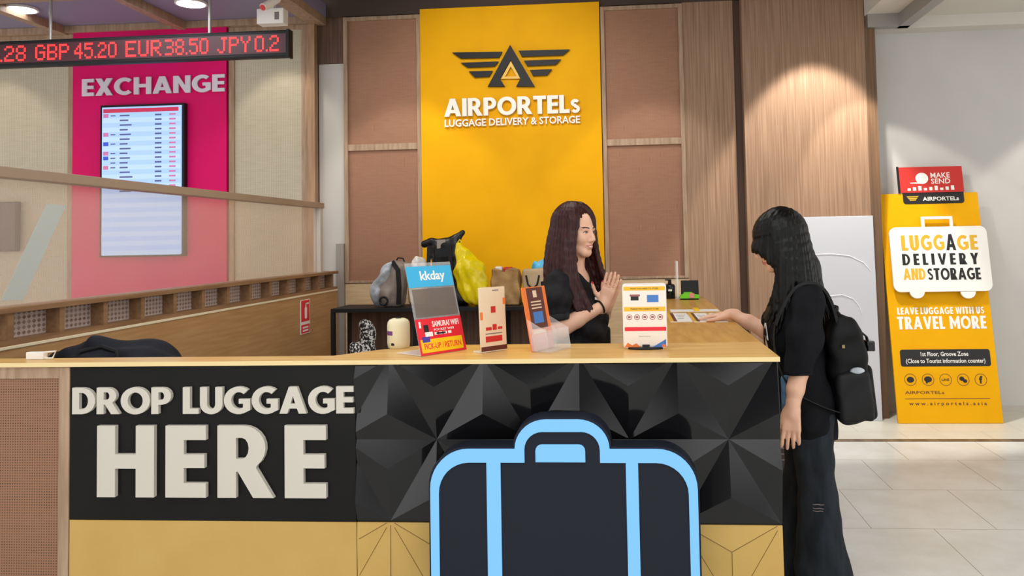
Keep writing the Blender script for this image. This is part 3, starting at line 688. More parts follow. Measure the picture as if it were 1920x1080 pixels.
t = thing('countertop', 'honey oak L shaped countertop carrying the leaflet stands', 'countertop', (-.2, 3.0, ZT))
IT = Matrix.Identity(4)
MB().prism([(-2.62, CY-.014), (.487, CY-.014), (.487, 3.18), (-.80, 3.18), (-.945, 3.05), (-1.06, 2.905), (-2.62, 2.905)], IT, ZT, 1.1).build('front_top', M['oak'], t)
MB().prism([(.10, 3.1803), (.487, 3.1803), (.487, 5.62), (.10, 5.62)], IT, ZT, 1.1).build('side_top', M['oak_run'], t)
MB().box(-2.62, .487, CY-.0155, CY-.014, ZT, 1.1).build('front_edging', M['oak_edge'], t)

# suitcase light box
SYF = 2.665
t = thing('suitcase_light_box', 'large black suitcase shaped sign outlined in glowing light blue on the counter front', 'sign', (-.23, 2.72, .03))
def case_outline(g=0.0, zb=.08):
    xl, xr, zt_, hl, hr, ht = -.655-g, .199+g, .832+g, -.379-g, -.075+g, .925+g; R1, R2 = .125, .10; c = .012
    return (arc(xr-R1, zt_-R1, R1, R1, 0, 90, 10) + [(hr, zt_)] + arc(hr-R2, ht-R2+.006, R2, R2-.006, 0, 90, 9) + arc(hl+R2, ht-R2+.006, R2, R2-.006, 90, 180, 9)
            + [(hl, zt_)] + arc(xl+R1, zt_-R1, R1, R1, 90, 180, 10) + arc(xl+.06, zb+.06-g, .06, .06, 180, 270, 5) + arc(xr-.06, zb+.06-g, .06, .06, 270, 360, 5))
T0 = planeY(SYF)
m = MB(); m.prism(case_outline(.006), T0, -.094, 0); m.build('case_body', mat('suitcase_black', srgb(28, 31, 42), .5, spec=.2), t)
zi = .789; zbt = .118; R = .10
left = [(-.471, zi)] + arc(-.628+R, zi-R, R, R, 90, 180, 8) + [(-.628, zbt), (-.471, zbt)]
right = arc(.171-R, zi-R, R, R, 0, 90, 8) + [(.014, zi), (.014, zbt), (.171, zbt)]
HR = .058
center = [(-.025, zi), (-.106, zi)] + arc(-.106-HR, .886-HR, HR, HR, 0, 90, 7) + arc(-.348+HR, .886-HR, HR, HR, 90, 180, 7) + [(-.348, zi), (-.426, zi), (-.426, zbt), (-.025, zbt)]
me = curve_mesh([case_outline(0), left, center, right], .006); me.transform(T0 @ Matrix.Translation((0, 0, .0035)))
MB().mesh(me).build('light_outline', M['glow_blue'], t)
me = curve_mesh([[(-.312, .7905)] + arc(-.312+.02, .846-.02, .02, .02, 180, 90, 4) + arc(-.153-.02, .846-.02, .02, .02, 90, 0, 4) + [(-.153, .7905)]], .006); me.transform(T0 @ Matrix.Translation((0, 0, .0035)))
MB().mesh(me).build('light_handle', M['glow_blue'], t)

# ================================================================== THINGS ON THE COUNTER
def stand_frame(BL, BR, TL):
    o = at(*BL, 'Z', 1.102); p = at(*BR, 'Z', 1.102); u = p-o; w = u.length; u.normalize(); back = Vector((-u.y, u.x, 0))
    d = CF + CR*((TL[0]-PCX)/FPX) - CU*((TL[1]-PCY)/FPX); tt = (o-Vector((0, 0, EYE))).dot(u)/d.dot(u)
    q = Vector((0, 0, EYE))+d*tt-o; a, b = max(0, q.dot(back)), q.z
    v = back*a+Vector((0, 0, b)); return frameM(o, u, v), w, v.length, a, back, o, u
# 1 A4 acrylic stand
T1, w, h, lean, back, o, u = stand_frame((790, 668), (875, 655), (760, 500))
t = thing('leaflet_stand', 'tall leaning clear stand with a sky blue header and red and yellow notice', 'sign stand', o)
MB().box(0, w, 0, h+.012, -.004, -.001, T=T1).build('acrylic_sheet', M['acrylic'], t)
m = MB(); f0 = Vector((0, 0, 0)); fl = o+back*(lean+.04)
TB = frameM(o+back*.002, u, back); m.box(0, w, 0, lean+.05, 0, .003, T=TB); m.build('foot', M['acrylic_edge'], t)
V = lambda f: h*f
bh = MB().box(.0, w*.985, V(.755), V(.995), -.001, .0, T=T1).build('blue_header', M['sky'], t)
text_mb('kkday', T1, w*.27, w*.82, V(.80), V(.94), .0001, .0006, .02).build('header_lettering', M['print_white'], bh)
MB().box(.01, w-.008, V(.42), V(.735), -.0012, .0, T=T1).build('clear_pocket', M['smoke'], t)
rn = MB().box(0, w, V(.0), V(.40), -.001, 0, T=T1).build('red_notice', M['red'], t)
rect(MB(), T1, .008, w-.012, V(.025), V(.17), .0001, .0005).build('yellow_band', M['print_yellow'], rn)
m = text_mb('SAMURAI WIFI', T1, w*.34, w*.93, V(.30), V(.365), .0003, .0005, .02)
text_mb('POCKET WIFI', T1, w*.36, w*.80, V(.255), V(.28), .0003, .0005, .01, m)
for i in range(4): rect(m, T1, w*(.36+.1*i), w*(.43+.1*i), V(.21), V(.24), .0003, .0008)
rect(m, T1, w*.06, w*.1, V(.30), V(.37), .0003, .0008); rect(m, T1, w*.16, w*.32, V(.20), V(.25), .0003, .0008); m.build('white_print', M['print_white'], rn)
m = MB(); rect(m, T1, w*.15, w*.25, V(.25), V(.33), .0003, .0009); rect(m, T1, w*.4, w*.6, V(.215), V(.235), .0009, .0013); build_split(m, 'dark_print', M['print_black'], rn, 0.012)
rect(MB(), T1, w*.08, w*.24, V(.14), V(.20), .0006, .0012).build('purple_patch', M['print_navy'], rn)
text_mb('PICK-UP / RETURN', T1, w*.10, w*.90, V(.06), V(.125), .0006, .0005, .01).build('red_lettering', M['red'], rn)
# 2 beige card stand
T2, w, h, lean, back, o, u = stand_frame((903, 662), (951, 655), (898, 540))
t = thing('card_stand', 'upright beige card stand with a red label and dark foot strip', 'sign stand', o)
V = lambda f: h*f
cd = MB().box(0, w, 0, h, -.008, 0, .002, T=T2).build('card', M['print_beige'], t)
MB().box(0, w, 0, .006, -.045, 0, T=T2).build('foot', M['acrylic_edge'], t)
rect(MB(), T2, .0, w, V(.015), V(.085), 0.0001, .0008).build('dark_strip', M['print_brown'], cd)
m = MB(); rect(m, T2, w*.42, w*.60, V(.60), V(.70), .0001, .0008); rect(m, T2, w*.18, w*.82, V(.15), V(.24), .0001, .0008)
rect(m, T2, w*.2, w*.42, V(.33), V(.38), .0001, .0006); rect(m, T2, w*.46, w*.62, V(.33), V(.42), .0001, .0006); rect(m, T2, w*.66, w*.84, V(.335), V(.375), .0001, .0006)
build_split(m, 'red_print', M['red_flag'], cd, 0.01)
m = MB(); rect(m, T2, .0, w*.1, V(.5), V(.62), .0001, .0006); rect(m, T2, w*.9, w, V(.72), V(.82), .0001, .0006); build_split(m, 'orange_print', M['print_orange'], cd, 0.01)
m = MB(); rect(m, T2, w*.5, w*.75, V(.94), V(.955), .0001, .0006); rect(m, T2, w*.18, w*.82, V(.27), V(.285), .0001, .0006); build_split(m, 'grey_print', M['print_grey'], cd, 0.01)
# 3 brown leaflet in a clear holder
T3, w, h, lean, back, o, u = stand_frame((998, 660), (1040, 650), (978, 540))
t = thing('leaflet_holder', 'clear leaflet holder with a leaning dark brown and orange leaflet', 'leaflet holder', o)
V = lambda f: h*f
lf = MB().box(0, w, 0, h, -.004, 0, T=T3).build('leaflet', M['print_orange'], t)
rect(MB(), T3, w*.16, w*.86, V(.33), V(.985), .0001, .0005).build('brown_field', M['print_brown'], lf)
rect(MB(), T3, w*.02, w*.99, V(.01), V(.24), .0001, .0005).build('pink_field', M['print_pink'], lf)
rect(MB(), T3, w*.30, w*.72, V(.42), V(.60), .0005, .0009).build('blue_picture', M['print_blue'], lf)
m = MB(); rect(m, T3, w*.42, w*.58, V(.83), V(.94), .0005, .0009)
for i in range(3): rect(m, T3, w*.28, w*.72, V(.65+.05*i), V(.67+.05*i), .0005, .0009)
rect(m, T3, w*.2, w*.75, V(.26), V(.31), .0001, .0006); build_split(m, 'pale_print', M['print_beige'], lf, 0.02)
TBf = frameM(o, -back, u)       # base plate reaches forward, away from the lean
MB().box(-.012, .075, 0, w, -.001, .001, T=TBf).build('base_plate', M['acrylic'], t)
m = MB(); m.box(-.002, w+.002, 0, h*.34, .012, .014, T=T3)
m.build('clear_pocket', M['acrylic'], t)
m = MB(); fo = o-back*.07; T3b = frameM(fo+Vector((0, 0, .003)), u, back*.03+Vector((0, 0, .2))); m.box(0, w, 0, .075, -.002, 0, T=T3b); m.build('front_pocket', M['acrylic'], t)
for uu in (0, w-.002): 
    m = MB(); q = o+u*uu; m.prism([(0, .003), (.07, .003), (.06, .075), (-lean*.5, h*.5)], frameM(q, -back, Vector((0, 0, 1))), -.001, .001); m.build('side_panel', M['acrylic'], t)
# 4 upright notice with a rounded black foot
o4 = at(1169, 655, 'Z', 1.1005); T4 = frameM(o4, (1, 0, 0), (0, 0, 1)); w = .158; h = .236
t = thing('rules_notice', 'upright white notice with yellow and red bands on a curved dark foot', 'sign stand', (o4.x+w/2, o4.y, 1.1))
V = lambda f: h*f
m = MB(); m.prism(rrect(0, w, .004, h, .012), T4, -.006, -.001); m.build('acrylic_plate', M['acrylic_edge'], t)
m = MB(); m.prism(rrect(.002, w-.002, .012, h-.006, .006), T4, -.001, 0); ws = m.build('white_sheet', M['paper'], t)
MB().lathe([(.001, 0), (.062, 0), (.064, .004), (.06, .008), (.001, .008)], (o4.x+w/2, o4.y+.006, 1.1), sc=(1, .42)).build('foot', M['black'], t)
m = MB(); rect(m, T4, w*.03, w*.97, V(.89), V(.95), .0001, .0006); rect(m, T4, w*.03, w*.97, V(.575), V(.64), .0001, .0006); m.build('yellow_bands', mat('ochre_print', srgb(236, 180, 40), .45), ws)
rect(MB(), T4, w*.04, w*.98, V(.275), V(.335), .0001, .0006).build('red_band', M['red'], ws)
m = text_mb('WHAT YOU NEED TO STORE', T4, w*.18, w*.82, V(.908), V(.93), .0007, .0003, .01)
text_mb('THINGS YOU CANNOT STORE', T4, w*.18, w*.82, V(.597), V(.62), .0007, .0003, .01, m)
rect(m, T4, w*.19, w*.37, V(.74), V(.82), .0001, .0006); rect(m, T4, w*.43, w*.6, V(.035), V(.07), .0001, .0006); build_split(m, 'dark_print', M['print_black'], ws, 0.012)
m = MB()
for i in range(5):
    c = (w*(.15+.175*i), V(.485)); me = curve_mesh([arc(c[0], c[1], w*.065, w*.065, 0, 348, 18), arc(c[0], c[1], w*.052, w*.052, 0, 348, 18)], .0004); me.transform(T4 @ Matrix.Translation((0, 0, .0004))); m.mesh(me)
    rect(m, T4, c[0]-w*.03, c[0]+w*.03, c[1]-V(.014), c[1]+V(.016), .0001, .0005)
rect(m, T4, w*.17, w*.4, V(.80), V(.83), .0007, .001); build_split(m, 'symbols', mat('wine_print', srgb(150, 90, 90), .5), ws, .012)
m = MB(); rect(m, T4, w*.56, w*.82, V(.71), V(.82), .0001, .0006); m.prism([(w*.66, V(.03)), (w*.97, V(.03)), (w*.97, V(.15))], T4, .0001, .0006); build_split(m, 'blue_print', M['print_blue'], ws, 0.01)
m = MB(); m.prism([(w*.03, V(.03)), (w*.4, V(.03)), (w*.3, V(.09)), (w*.2, V(.06)), (w*.1, V(.1))], T4, .0001, .0006); rect(m, T4, w*.88, w*.96, V(.03), V(.07), .0006, .001); build_split(m, 'orange_print', M['print_orange'], ws, 0.01)
text_mb('PRIVACY NOTICE', T4, w*.36, w*.62, V(.185), V(.20), .0001, .0003, 0).build('grey_print', M['print_grey'], ws)
# dispenser
c = at(745, 653, 'Z', 1.1); c = Vector((c.x, c.y+.02, 1.1))
t = thing('dispenser', 'small cream plastic dispenser with a purple label at the counter end', 'dispenser', c)
prof = [(.001, 0), (.038, 0), (.041, .003), (.043, .02), (.043, .085), (.041, .097), (.035, .106), (.024, .111), (.001, .112)]
MB().lathe(prof, c, 36).build('shell', M['cream_plastic'], t, smooth=True); sh = t.children[0]
MB().cyl((c.x, c.y, c.z+.111), (c.x, c.y, c.z+.1155), .011).build('cap', M['black'], t)
TD = frameM((c.x-.042, c.y-.0435, c.z+.048), (1, 0, 0), (0, 0, 1))
m = MB()
for i in range(6):
    a0 = rad(200+i*9); a1 = rad(200+(i+1)*9); r = .0437
    p0 = Vector((c.x+r*math.cos(a0), c.y+r*math.sin(a0), 0)); p1 = Vector((c.x+r*math.cos(a1), c.y+r*math.sin(a1), 0))
    vs = [m.bm.verts.new((p.x, p.y, z)) for p, z in ((p0, c.z+.05), (p1, c.z+.05), (p1, c.z+.066), (p0, c.z+.066))]; m.bm.faces.new(vs)
m.build('label', M['purple'], sh)
MB().box(c.x-.018, c.x-.004, c.y-.0425, c.y-.038, c.z+.012, c.z+.022, .002).build('outlet', M['black'], sh)
# far end of the side counter
c = at(1270, 560, 'Z', 1.1); c = Vector((.33, 5.35, 1.1))
t = thing('acrylic_divider', 'narrow clear upright divider at the far end of the side counter', 'divider', (.27, 5.40, 1.1))
p = at(1271, 545, 'Y', 5.40); zt_ = at(1271, 490, 'Y', 5.40).z
MB().box(p.x-.006, p.x+.006, 5.42, 5.56, 1.106, zt_, .001).build('sheet', M['acrylic_edge'], t)
MB().box(p.x-.016, p.x+.016, 5.42, 5.56, 1.1, 1.106).build('foot', M['acrylic_edge'], t)
a = at(1275, 563, 'Y', 5.35); b = at(1307, 527, 'Y', 5.38)
t = thing('tablet', 'black tablet propped up behind the lime green holder', 'tablet', ((a.x+b.x)/2, 5.4, 1.1))
TT = frameM((a.x+.012, 5.40, 1.104), (1, 0, 0), (0, .25, 1)); w = b.x-a.x; h = (b.z-1.1)*1.03
MB().box(0, w, 0, h, -.01, 0, .004, T=TT).build('casing', M['black'], t)
MB().box(.006, w-.006, .008, h-.008, 0, .0008, T=TT).build('display', M['black'], t)
MB().box(w*.3, w*.7, 0, .02, -.06, -.01, T=TT).build('kickstand', M['black'], t)
t = thing('card_holder', 'lime green card holder with a pink card on the side counter', 'card holder', ((a.x+b.x)/2, 5.33, 1.1))
x0 = a.x; x1 = at(1311, 560, 'Y', 5.33).x
m = MB(); m.prism([(x0, 1.109), (x1, 1.109), (x1, 1.130), (x1-.03, 1.135), (x1-.045, 1.147), (x0+.03, 1.147), (x0+.02, 1.135), (x0, 1.128)], planeY(5.33), -.05, 0); m.build('tray', M['green'], t)
MB().box(x0+.003, x1-.003, 5.332, 5.378, 1.1, 1.109, .002).build('base', M['black'], t)
MB().box(x0+.058, x0+.088, 5.326, 5.330, 1.112, 1.143, .002).build('pink_card', M['print_pink'], t)
c = at(1265, 562, 'Y', 5.45); c = Vector((.262, 5.46, 1.1))
t = thing('pump_bottle', 'small black bottle half hidden behind the white rules notice', 'bottle', c)
MB().lathe([(.001, 0), (.032, 0), (.035, .004), (.035, .08), (.03, .092), (.012, .098), (.012, .108), (.001, .108)], c, 28).build('body', M['black_gloss'], t, smooth=True)
MB().cyl((c.x, c.y, c.z+.108), (c.x, c.y, c.z+.124), .011).box(c.x-.03, c.x+.008, c.y-.006, c.y+.006, c.z+.118, c.z+.126, .002).build('pump', M['black'], t)
MB().box(c.x-.012, c.x+.012, c.y-.037, c.y-.034, c.z+.05, c.z+.062).build('label', M['white_plastic'], t)
# price mats
def price_mat(px0, px1, py0, py1, lab, strip):
    q = [at(px0, py1, 'Z', 1.1), at(px1, py1, 'Z', 1.1), at(px1-(px1-1178)*.125, py0, 'Z', 1.1), at(px0-(px0-1178)*.125, py0, 'Z', 1.1)]
    c = sum(q, Vector())/4; t = thing('price_card', lab, 'price card', (c.x, c.y, 1.1), group='price cards laid on the side counter')
    y0, y1 = q[0].y, q[2].y; x0, x1 = q[0].x, q[1].x
    MB().box(x0, x1, y0, y1, 1.1, 1.103).build('sheet', M['print_white'], t)
    MB().box(x0, x0+(x1-x0)*.16, y0, y1, 1.103, 1.1035).build('yellow_band', M['gold_line'], t)
    if strip: MB().box(x0+(x1-x0)*.16, x0+(x1-x0)*.32, y0, y1, 1.103, 1.1035).build('brown_band', M['print_brown'], t)
    m = MB()
    for i in range(3): m.box(x0+(x1-x0)*.42, x0+(x1-x0)*(.7+.08*i), y0+(y1-y0)*(.3+.2*i), y0+(y1-y0)*(.34+.2*i), 1.103, 1.1035)
    m.build('print_lines', M['print_grey'], t)
price_mat(1257, 1299, 588, 604, 'white price card with yellow and brown edge, nearest the rules notice', True)
price_mat(1301, 1339, 588, 604, 'white price card with yellow and brown edge, middle one of three', True)
price_mat(1341, 1366, 588, 604, 'white price card with yellow edge, beside the customer hand', False)
a = at(1258, 585, 'Z', 1.1); b = at(1345, 580, 'Z', 1.1)
t = thing('paper_strip', 'long white paper strip with a yellow tag behind the price cards', 'paper', ((a.x+b.x)/2, a.y, 1.1))
MB().box(a.x, b.x, a.y, b.y, 1.1, 1.102).build('sheet', M['print_white'], t)
p = at(1306, 583, 'Z', 1.1); MB().box(p.x-.014, p.x+.014, a.y+.01, b.y-.01, 1.102, 1.112, .003).build('yellow_tag', M['print_yellow'], t)

# ================================================================== BEHIND THE COUNTER
t = thing('console_shelf', 'black metal framed console shelf holding the bags along the back wall', 'shelf', (-1.4, 6.3, 0))
z1 = 1.01; x0, x1, y0, y1 = -2.25, -.30, 6.1, 6.5
MB().box(x0, x1, y0, y1, z1-.03, z1, .003).build('shelf_top', M['black'], t)
for x in (x0, -1.62, -.97, x1-.03):
    for y in (y0, y1-.03): MB().box(x, x+.03, y, y+.03, 0, z1-.03).build('leg', M['black'], t)
for ya, yb in ((y0, y0+.025), (y1-.028, y1-.003)): MB().box(x0+.03, x1-.03, ya, yb, .12, .145).build('stretcher', M['black'], t)
MB().box(x0+.03, x1-.03, y1-.02, y1-.012, .15, z1-.03).build('back_panel', M['wood_dark'], t)
# office chair glimpsed right of the attendant
t = thing('office_chair', 'black office chair partly seen between the attendant and the rules notice', 'chair', (-.2, 4.75, 0))
T9 = Matrix.Translation((-.2, 4.75, 0))
MB().box(-.22, .08, -.22, .22, .44, .51, .03, T=T9).build('seat', M['black'], t)
MB().box(-.10, .09, -.2, -.16, .62, 1.02, .018, T=T9).build('backrest', M['black'], t)
MB().tube([T9 @ Vector(p) for p in ((-.20, .2, .5), (-.22, .2, .72), (-.16, .18, .745), (.05, .17, .745))], .016).build('armrest', M['black'], t)
MB().cyl((-.27, 4.75, .08), (-.27, 4.75, .45), .025).build('column', M['steel'], t)
for i in range(5):
    a = 2*PI*i/5+.3; d = Vector((math.cos(a), math.sin(a), 0)); p = Vector((-.27, 4.75, .1))
    MB().tube([p, p+d*.23+Vector((0, 0, -.03))], [.02, .013]).build('leg', M['black'], t)
    MB().cyl(p+d*.235+Vector((-.012, 0, -.075)), p+d*.235+Vector((.012, 0, -.075)), .026).build('castor', M['black'], t)
# dark case past the counter corner
a = at(1455, 828, 'Y', 4.35); b = at(1497, 828, 'Y', 4.35); zt_ = a.z; zlo = at(1480, 897, 'Y', 4.35).z
t = thing('hard_case', 'dark grey ribbed case standing behind the counter corner beside the customer', 'case', ((a.x+b.x)/2, 4.45, 0))
MB().box(.50, b.x+.03, 4.35, 4.65, .05, zt_, .02).build('shell', M['mesh_grey'], t)
for i in range(3): MB().box(.505, b.x+.025, 4.344, 4.352, zt_-.035-.03*i, zt_-.028-.03*i).build('rib', M['print_grey'], t)
for x in (.53, b.x): MB().cyl((x-.012, 4.5, .025), (x+.012, 4.5, .025), .025).build('wheel', M['black'], t)

# ================================================================== RIGHT SIDE
t = thing('foam_board', 'large white board with embossed curves leaning on the wood pillar behind the customer', 'board', (1.7, 6.92, 0))
b0 = Vector((1.405, 6.86, .0)); TW = frameM(b0, (1, 0, 0), (0, .06, 1.64)); w = .585
MB().box(0, w, 0, 1.645, -.02, 0, .003, T=TW).build('sheet', M['board_white'], t)
m = MB()
def prel(px, py):
    q = at(px, py, 'Y', 6.88); return (q.x-b0.x, q.z-b0.z)
def poly(pp): MB().tube([TW @ Vector((u, v, .0015)) for u, v in (prel(*p) for p in pp)], .0035, 6).build('embossed_line', M['emboss'], t)
poly([(1515, 478), (1560, 476), (1595, 480), (1620, 492), (1634, 508)])
poly([(1545, 556), (1580, 553), (1600, 560), (1612, 574), (1616, 588)])

BL, BR = at(1685, 795, 'Z', .0), at(1883, 795, 'Z', 0)
bo = Vector((BL.x, 6.765, .002)); top = Vector((2.128, 7.10, 1.825)); up = top-bo; up.x = .012
T6 = frameM(bo, (1, 0, 0), up); w = .797; h = up.length; V = lambda f: h*f
t = thing('banner_board', 'tall yellow banner board with a white suitcase sign leaning on the white wall', 'sign', (bo.x+w/2, bo.y, 0))
MB().box(0, w, 0, h, -.02, 0, .002, T=T6).build('board', M['yellow'], t)
def bp(px, py):
    """panel coordinates of a photo pixel on the banner"""
    d = CF + CR*((px-PCX)/FPX) - CU*((py-PCY)/FPX); n = T6.to_3x3() @ Vector((0, 0, 1)); o = Vector((0, 0, EYE))
    q = o+d*((bo-o).dot(n)/d.dot(n)); l = T6.inverted() @ q; return l.x, l.y
def bbox(x0, x1, y0, y1):
    a = bp((x0+x1)/2, y1); b = bp((x0+x1)/2, y0); l = bp(x0, (y0+y1)/2); r = bp(x1, (y0+y1)/2); return l[0], r[0], a[1], b[1]
u0, u1, v0, v1 = bbox(1668, 1851, 427, 548)
m = MB(); m.prism(rrect(u0, u1, v0, v1, .055, 8), T6, .03, .05); plate = m.build('suitcase_plate', M['print_white'], t)
m = MB()
hu0, hu1, hv0, hv1 = bbox(1724, 1782, 408, 427)
m.box(hu0, hu1, hv1-.022, hv1, .03, .05, T=T6); m.box(hu0, hu0+.022, v1, hv1-.022, .03, .05, T=T6); m.box(hu1-.022, hu1, v1, hv1-.022, .03, .05, T=T6); m.build('plate_handle', M['print_white'], plate)
for px in (1716, 1811):
    c = bp(px, 548); m = MB(); m.prism(arc(c[0], c[1], .058, .055, 180, 360, 12), T6, .03, .05); m.build('plate_wheel', M['print_white'], plate)
for c in ((u0+.1, v0+.08), (u1-.1, v0+.08), (u0+.1, v1-.08), (u1-.1, v1-.08)): MB().cyl(T6 @ Vector((c[0], c[1], 0)), T6 @ Vector((c[0], c[1], .03)), .012).build('spacer', M['steel'], plate)
def bline(s, box, m_, name, G=GC, n0=.0501, gap=.09, space=.3):
    u0, u1, v0, v1 = bbox(*box); glyph_mb(s, T6, u0, u1, v0, v1, .002, G=G, gap=gap, space=space, n0=n0).build(name, m_, plate if name == 'plate_lettering' else t)
GN = glyphs(.3, .17)
bline('LUGG', (1686, 1766, 443, 471), M['gold_line'], 'plate_lettering', GN, gap=.16)
bline('A', (1769, 1787, 441, 471), M['print_black'], 'plate_lettering', GN)
bline('GE', (1790, 1828, 443, 470), M['gold_line'], 'plate_lettering', GN, gap=.16)
bline('DELIVERY', (1688, 1830, 477, 498), M['print_black'], 'plate_lettering', GN, gap=.36)
bline('AND', (1690, 1731, 505, 526), M['gold_line'], 'plate_lettering', GN, gap=.1)
bline('STORAGE', (1735, 1834, 504, 526), M['print_black'], 'plate_lettering', GN, gap=.1)
bline('LEAVE LUGGAGE WITH US', (1682, 1845, 576, 589), M['print_white'], 'slogan', GN, .0003, .12)
bline('TRAVEL MORE', (1682, 1849, 593, 617), M['print_white'], 'slogan', GN, .0003, .1, .4)
u0, u1, v0, v1 = bbox(1688, 1857, 655, 687)
m = MB(); m.prism(rrect(u0, u1, v0, v1, .02), T6, 0, .0012); plq = m.build('black_plaque', M['print_black'], t)
hh = v1-v0
m = text_mb('1st Floor, Groove Zone', T6, u0+(u1-u0)*.23, u0+(u1-u0)*.76, v0+hh*.56, v0+hh*.86, .0013, .0006, .014)
text_mb('(Close to Tourist information counter)', T6, u0+(u1-u0)*.06, u0+(u1-u0)*.94, v0+hh*.12, v0+hh*.46, .0013, .0006, .014, m); m.build('plaque_lettering', M['print_white'], plq)
m = MB(); mk = MB()
for px, py in ((1707, 712), (1740, 712), (1773, 712), (1806, 712), (1839, 712)):
    c = bp(px, py); r = .047
    me = curve_mesh([arc(c[0], c[1], r, r, 0, 348, 28), arc(c[0], c[1], r*.92, r*.92, 0, 348, 28)], .001); me.transform(T6 @ Matrix.Translation((0, 0, .0008))); m.mesh(me)
    if px == 1707: mk.prism(arc(c[0], c[1], r*.6, r*.5, 0, 345, 16), T6, .0002, .0012)
    elif px == 1740: mk.prism(arc(c[0], c[1]+.003, r*.65, r*.5, 0, 345, 16), T6, .0002, .0012); mk.prism([(c[0]-.02, c[1]-.012), (c[0]+.0, c[1]-.02), (c[0]-.016, c[1]-.034)], T6, .0002, .0012)
    elif px == 1773: text_mb('LINE', T6, c[0]-r*.62, c[0]+r*.62, c[1]-r*.2, c[1]+r*.2, .0003, .0008, .02, mk)
    elif px == 1806: mk.prism(arc(c[0]-.01, c[1]+.008, r*.42, r*.36, 0, 345, 14), T6, .0002, .0012); mk.prism(arc(c[0]+.013, c[1]-.01, r*.36, r*.3, 0, 345, 14), T6, .0013, .0018)
    else: text_mb('f', T6, c[0]-r*.28, c[0]+r*.28, c[1]-r*.62, c[1]+r*.62, .0003, .0008, .05, mk)
m.build('icon_rings', M['print_brown'], t); mk.build('icons', M['print_black'], t)
a = bp(1697, 739); b = bp(1770, 733)
m = text_mb('AIRPORTELs', T6, a[0], b[0], a[1], b[1], .0003, .0008, .01)
a = bp(1705, 762); b = bp(1850, 753); text_mb('w w w . a i r p o r t e l s . a s i a', T6, a[0], b[0], a[1], b[1], .0003, .0008, .02, m)
a = bp(1697, 748); b = bp(1856, 747); rect(m, T6, a[0], b[0], a[1]-.002, a[1]+.002); m.build('address_lines', M['print_brown'], t)
# pennant hooked over the top edge
t = thing('pennant', 'small red pennant with white print and black strip hooked over the yellow banner', 'flag', T6 @ Vector((w/2, h, 0)))
fu0, fu1, fv0, fv1 = bbox(1686, 1806, 313, 382)
fz = bp(1745, 361)[1]
rc = MB().box(fu0, fu1, fz, fv1, .003, .008, T=T6).build('red_cloth', M['red_flag'], t)
m = MB(); m.prism(rrect(fu0+.02, fu1-.005, fv0, fz+.03, .025), T6, .0012, .003); bs = m.build('black_strip', M['print_black'], t)
MB().box(fu0-.014, fu0+.004, fz-.005, fv1+.006, .001, .01, .002, T=T6).build('stick', M['black'], t)
wf = fu1-fu0; hf = fv1-fz
m = text_mb('MAKE', T6, fu0+wf*.5, fu0+wf*.80, fz+hf*.56, fz+hf*.76, .0081, .0008, .01); text_mb('SEND', T6, fu0+wf*.5, fu0+wf*.80, fz+hf*.33, fz+hf*.53, .0081, .0008, .01, m)
m.prism(arc(fu0+wf*.36, fz+hf*.55, wf*.1, hf*.22, 0, 345, 18), T6, .0081, .0088); m.prism([(fu0+wf*.17, fz+hf*.36), (fu0+wf*.36, fz+hf*.34), (fu0+wf*.36, fz+hf*.40), (fu0+wf*.17, fz+hf*.39)], T6, .0081, .0088)
for i in range(9): rect(m, T6, fu0+wf*(.12+.085*i), fu0+wf*(.17+.085*i), fz+hf*.08, fz+hf*(.17+.04*(i % 3)), .0081, .0088)
m.build('white_print', M['print_white'], rc)
a = bp(1728, 378); b = bp(1797, 367); text_mb('AIRPORTELs', T6, a[0]+.01, b[0], a[1]+.004, b[1]-.004, .0031, .0008, .02).build('strip_lettering', M['print_white'], bs)
a = bp(1700, 378); b = bp(1722, 367); m = MB()
for i in range(3): m.prism([(a[0]+.01*i, b[1]-.014*i-.004), (b[0]-.01*i, b[1]-.014*i-.004), (b[0]-.01*i-.008, b[1]-.014*i-.014), (a[0]+.01*i+.008, b[1]-.014*i-.014)], T6, .0031, .0038)
m.build('winged_mark', M['gold_line'], bs)

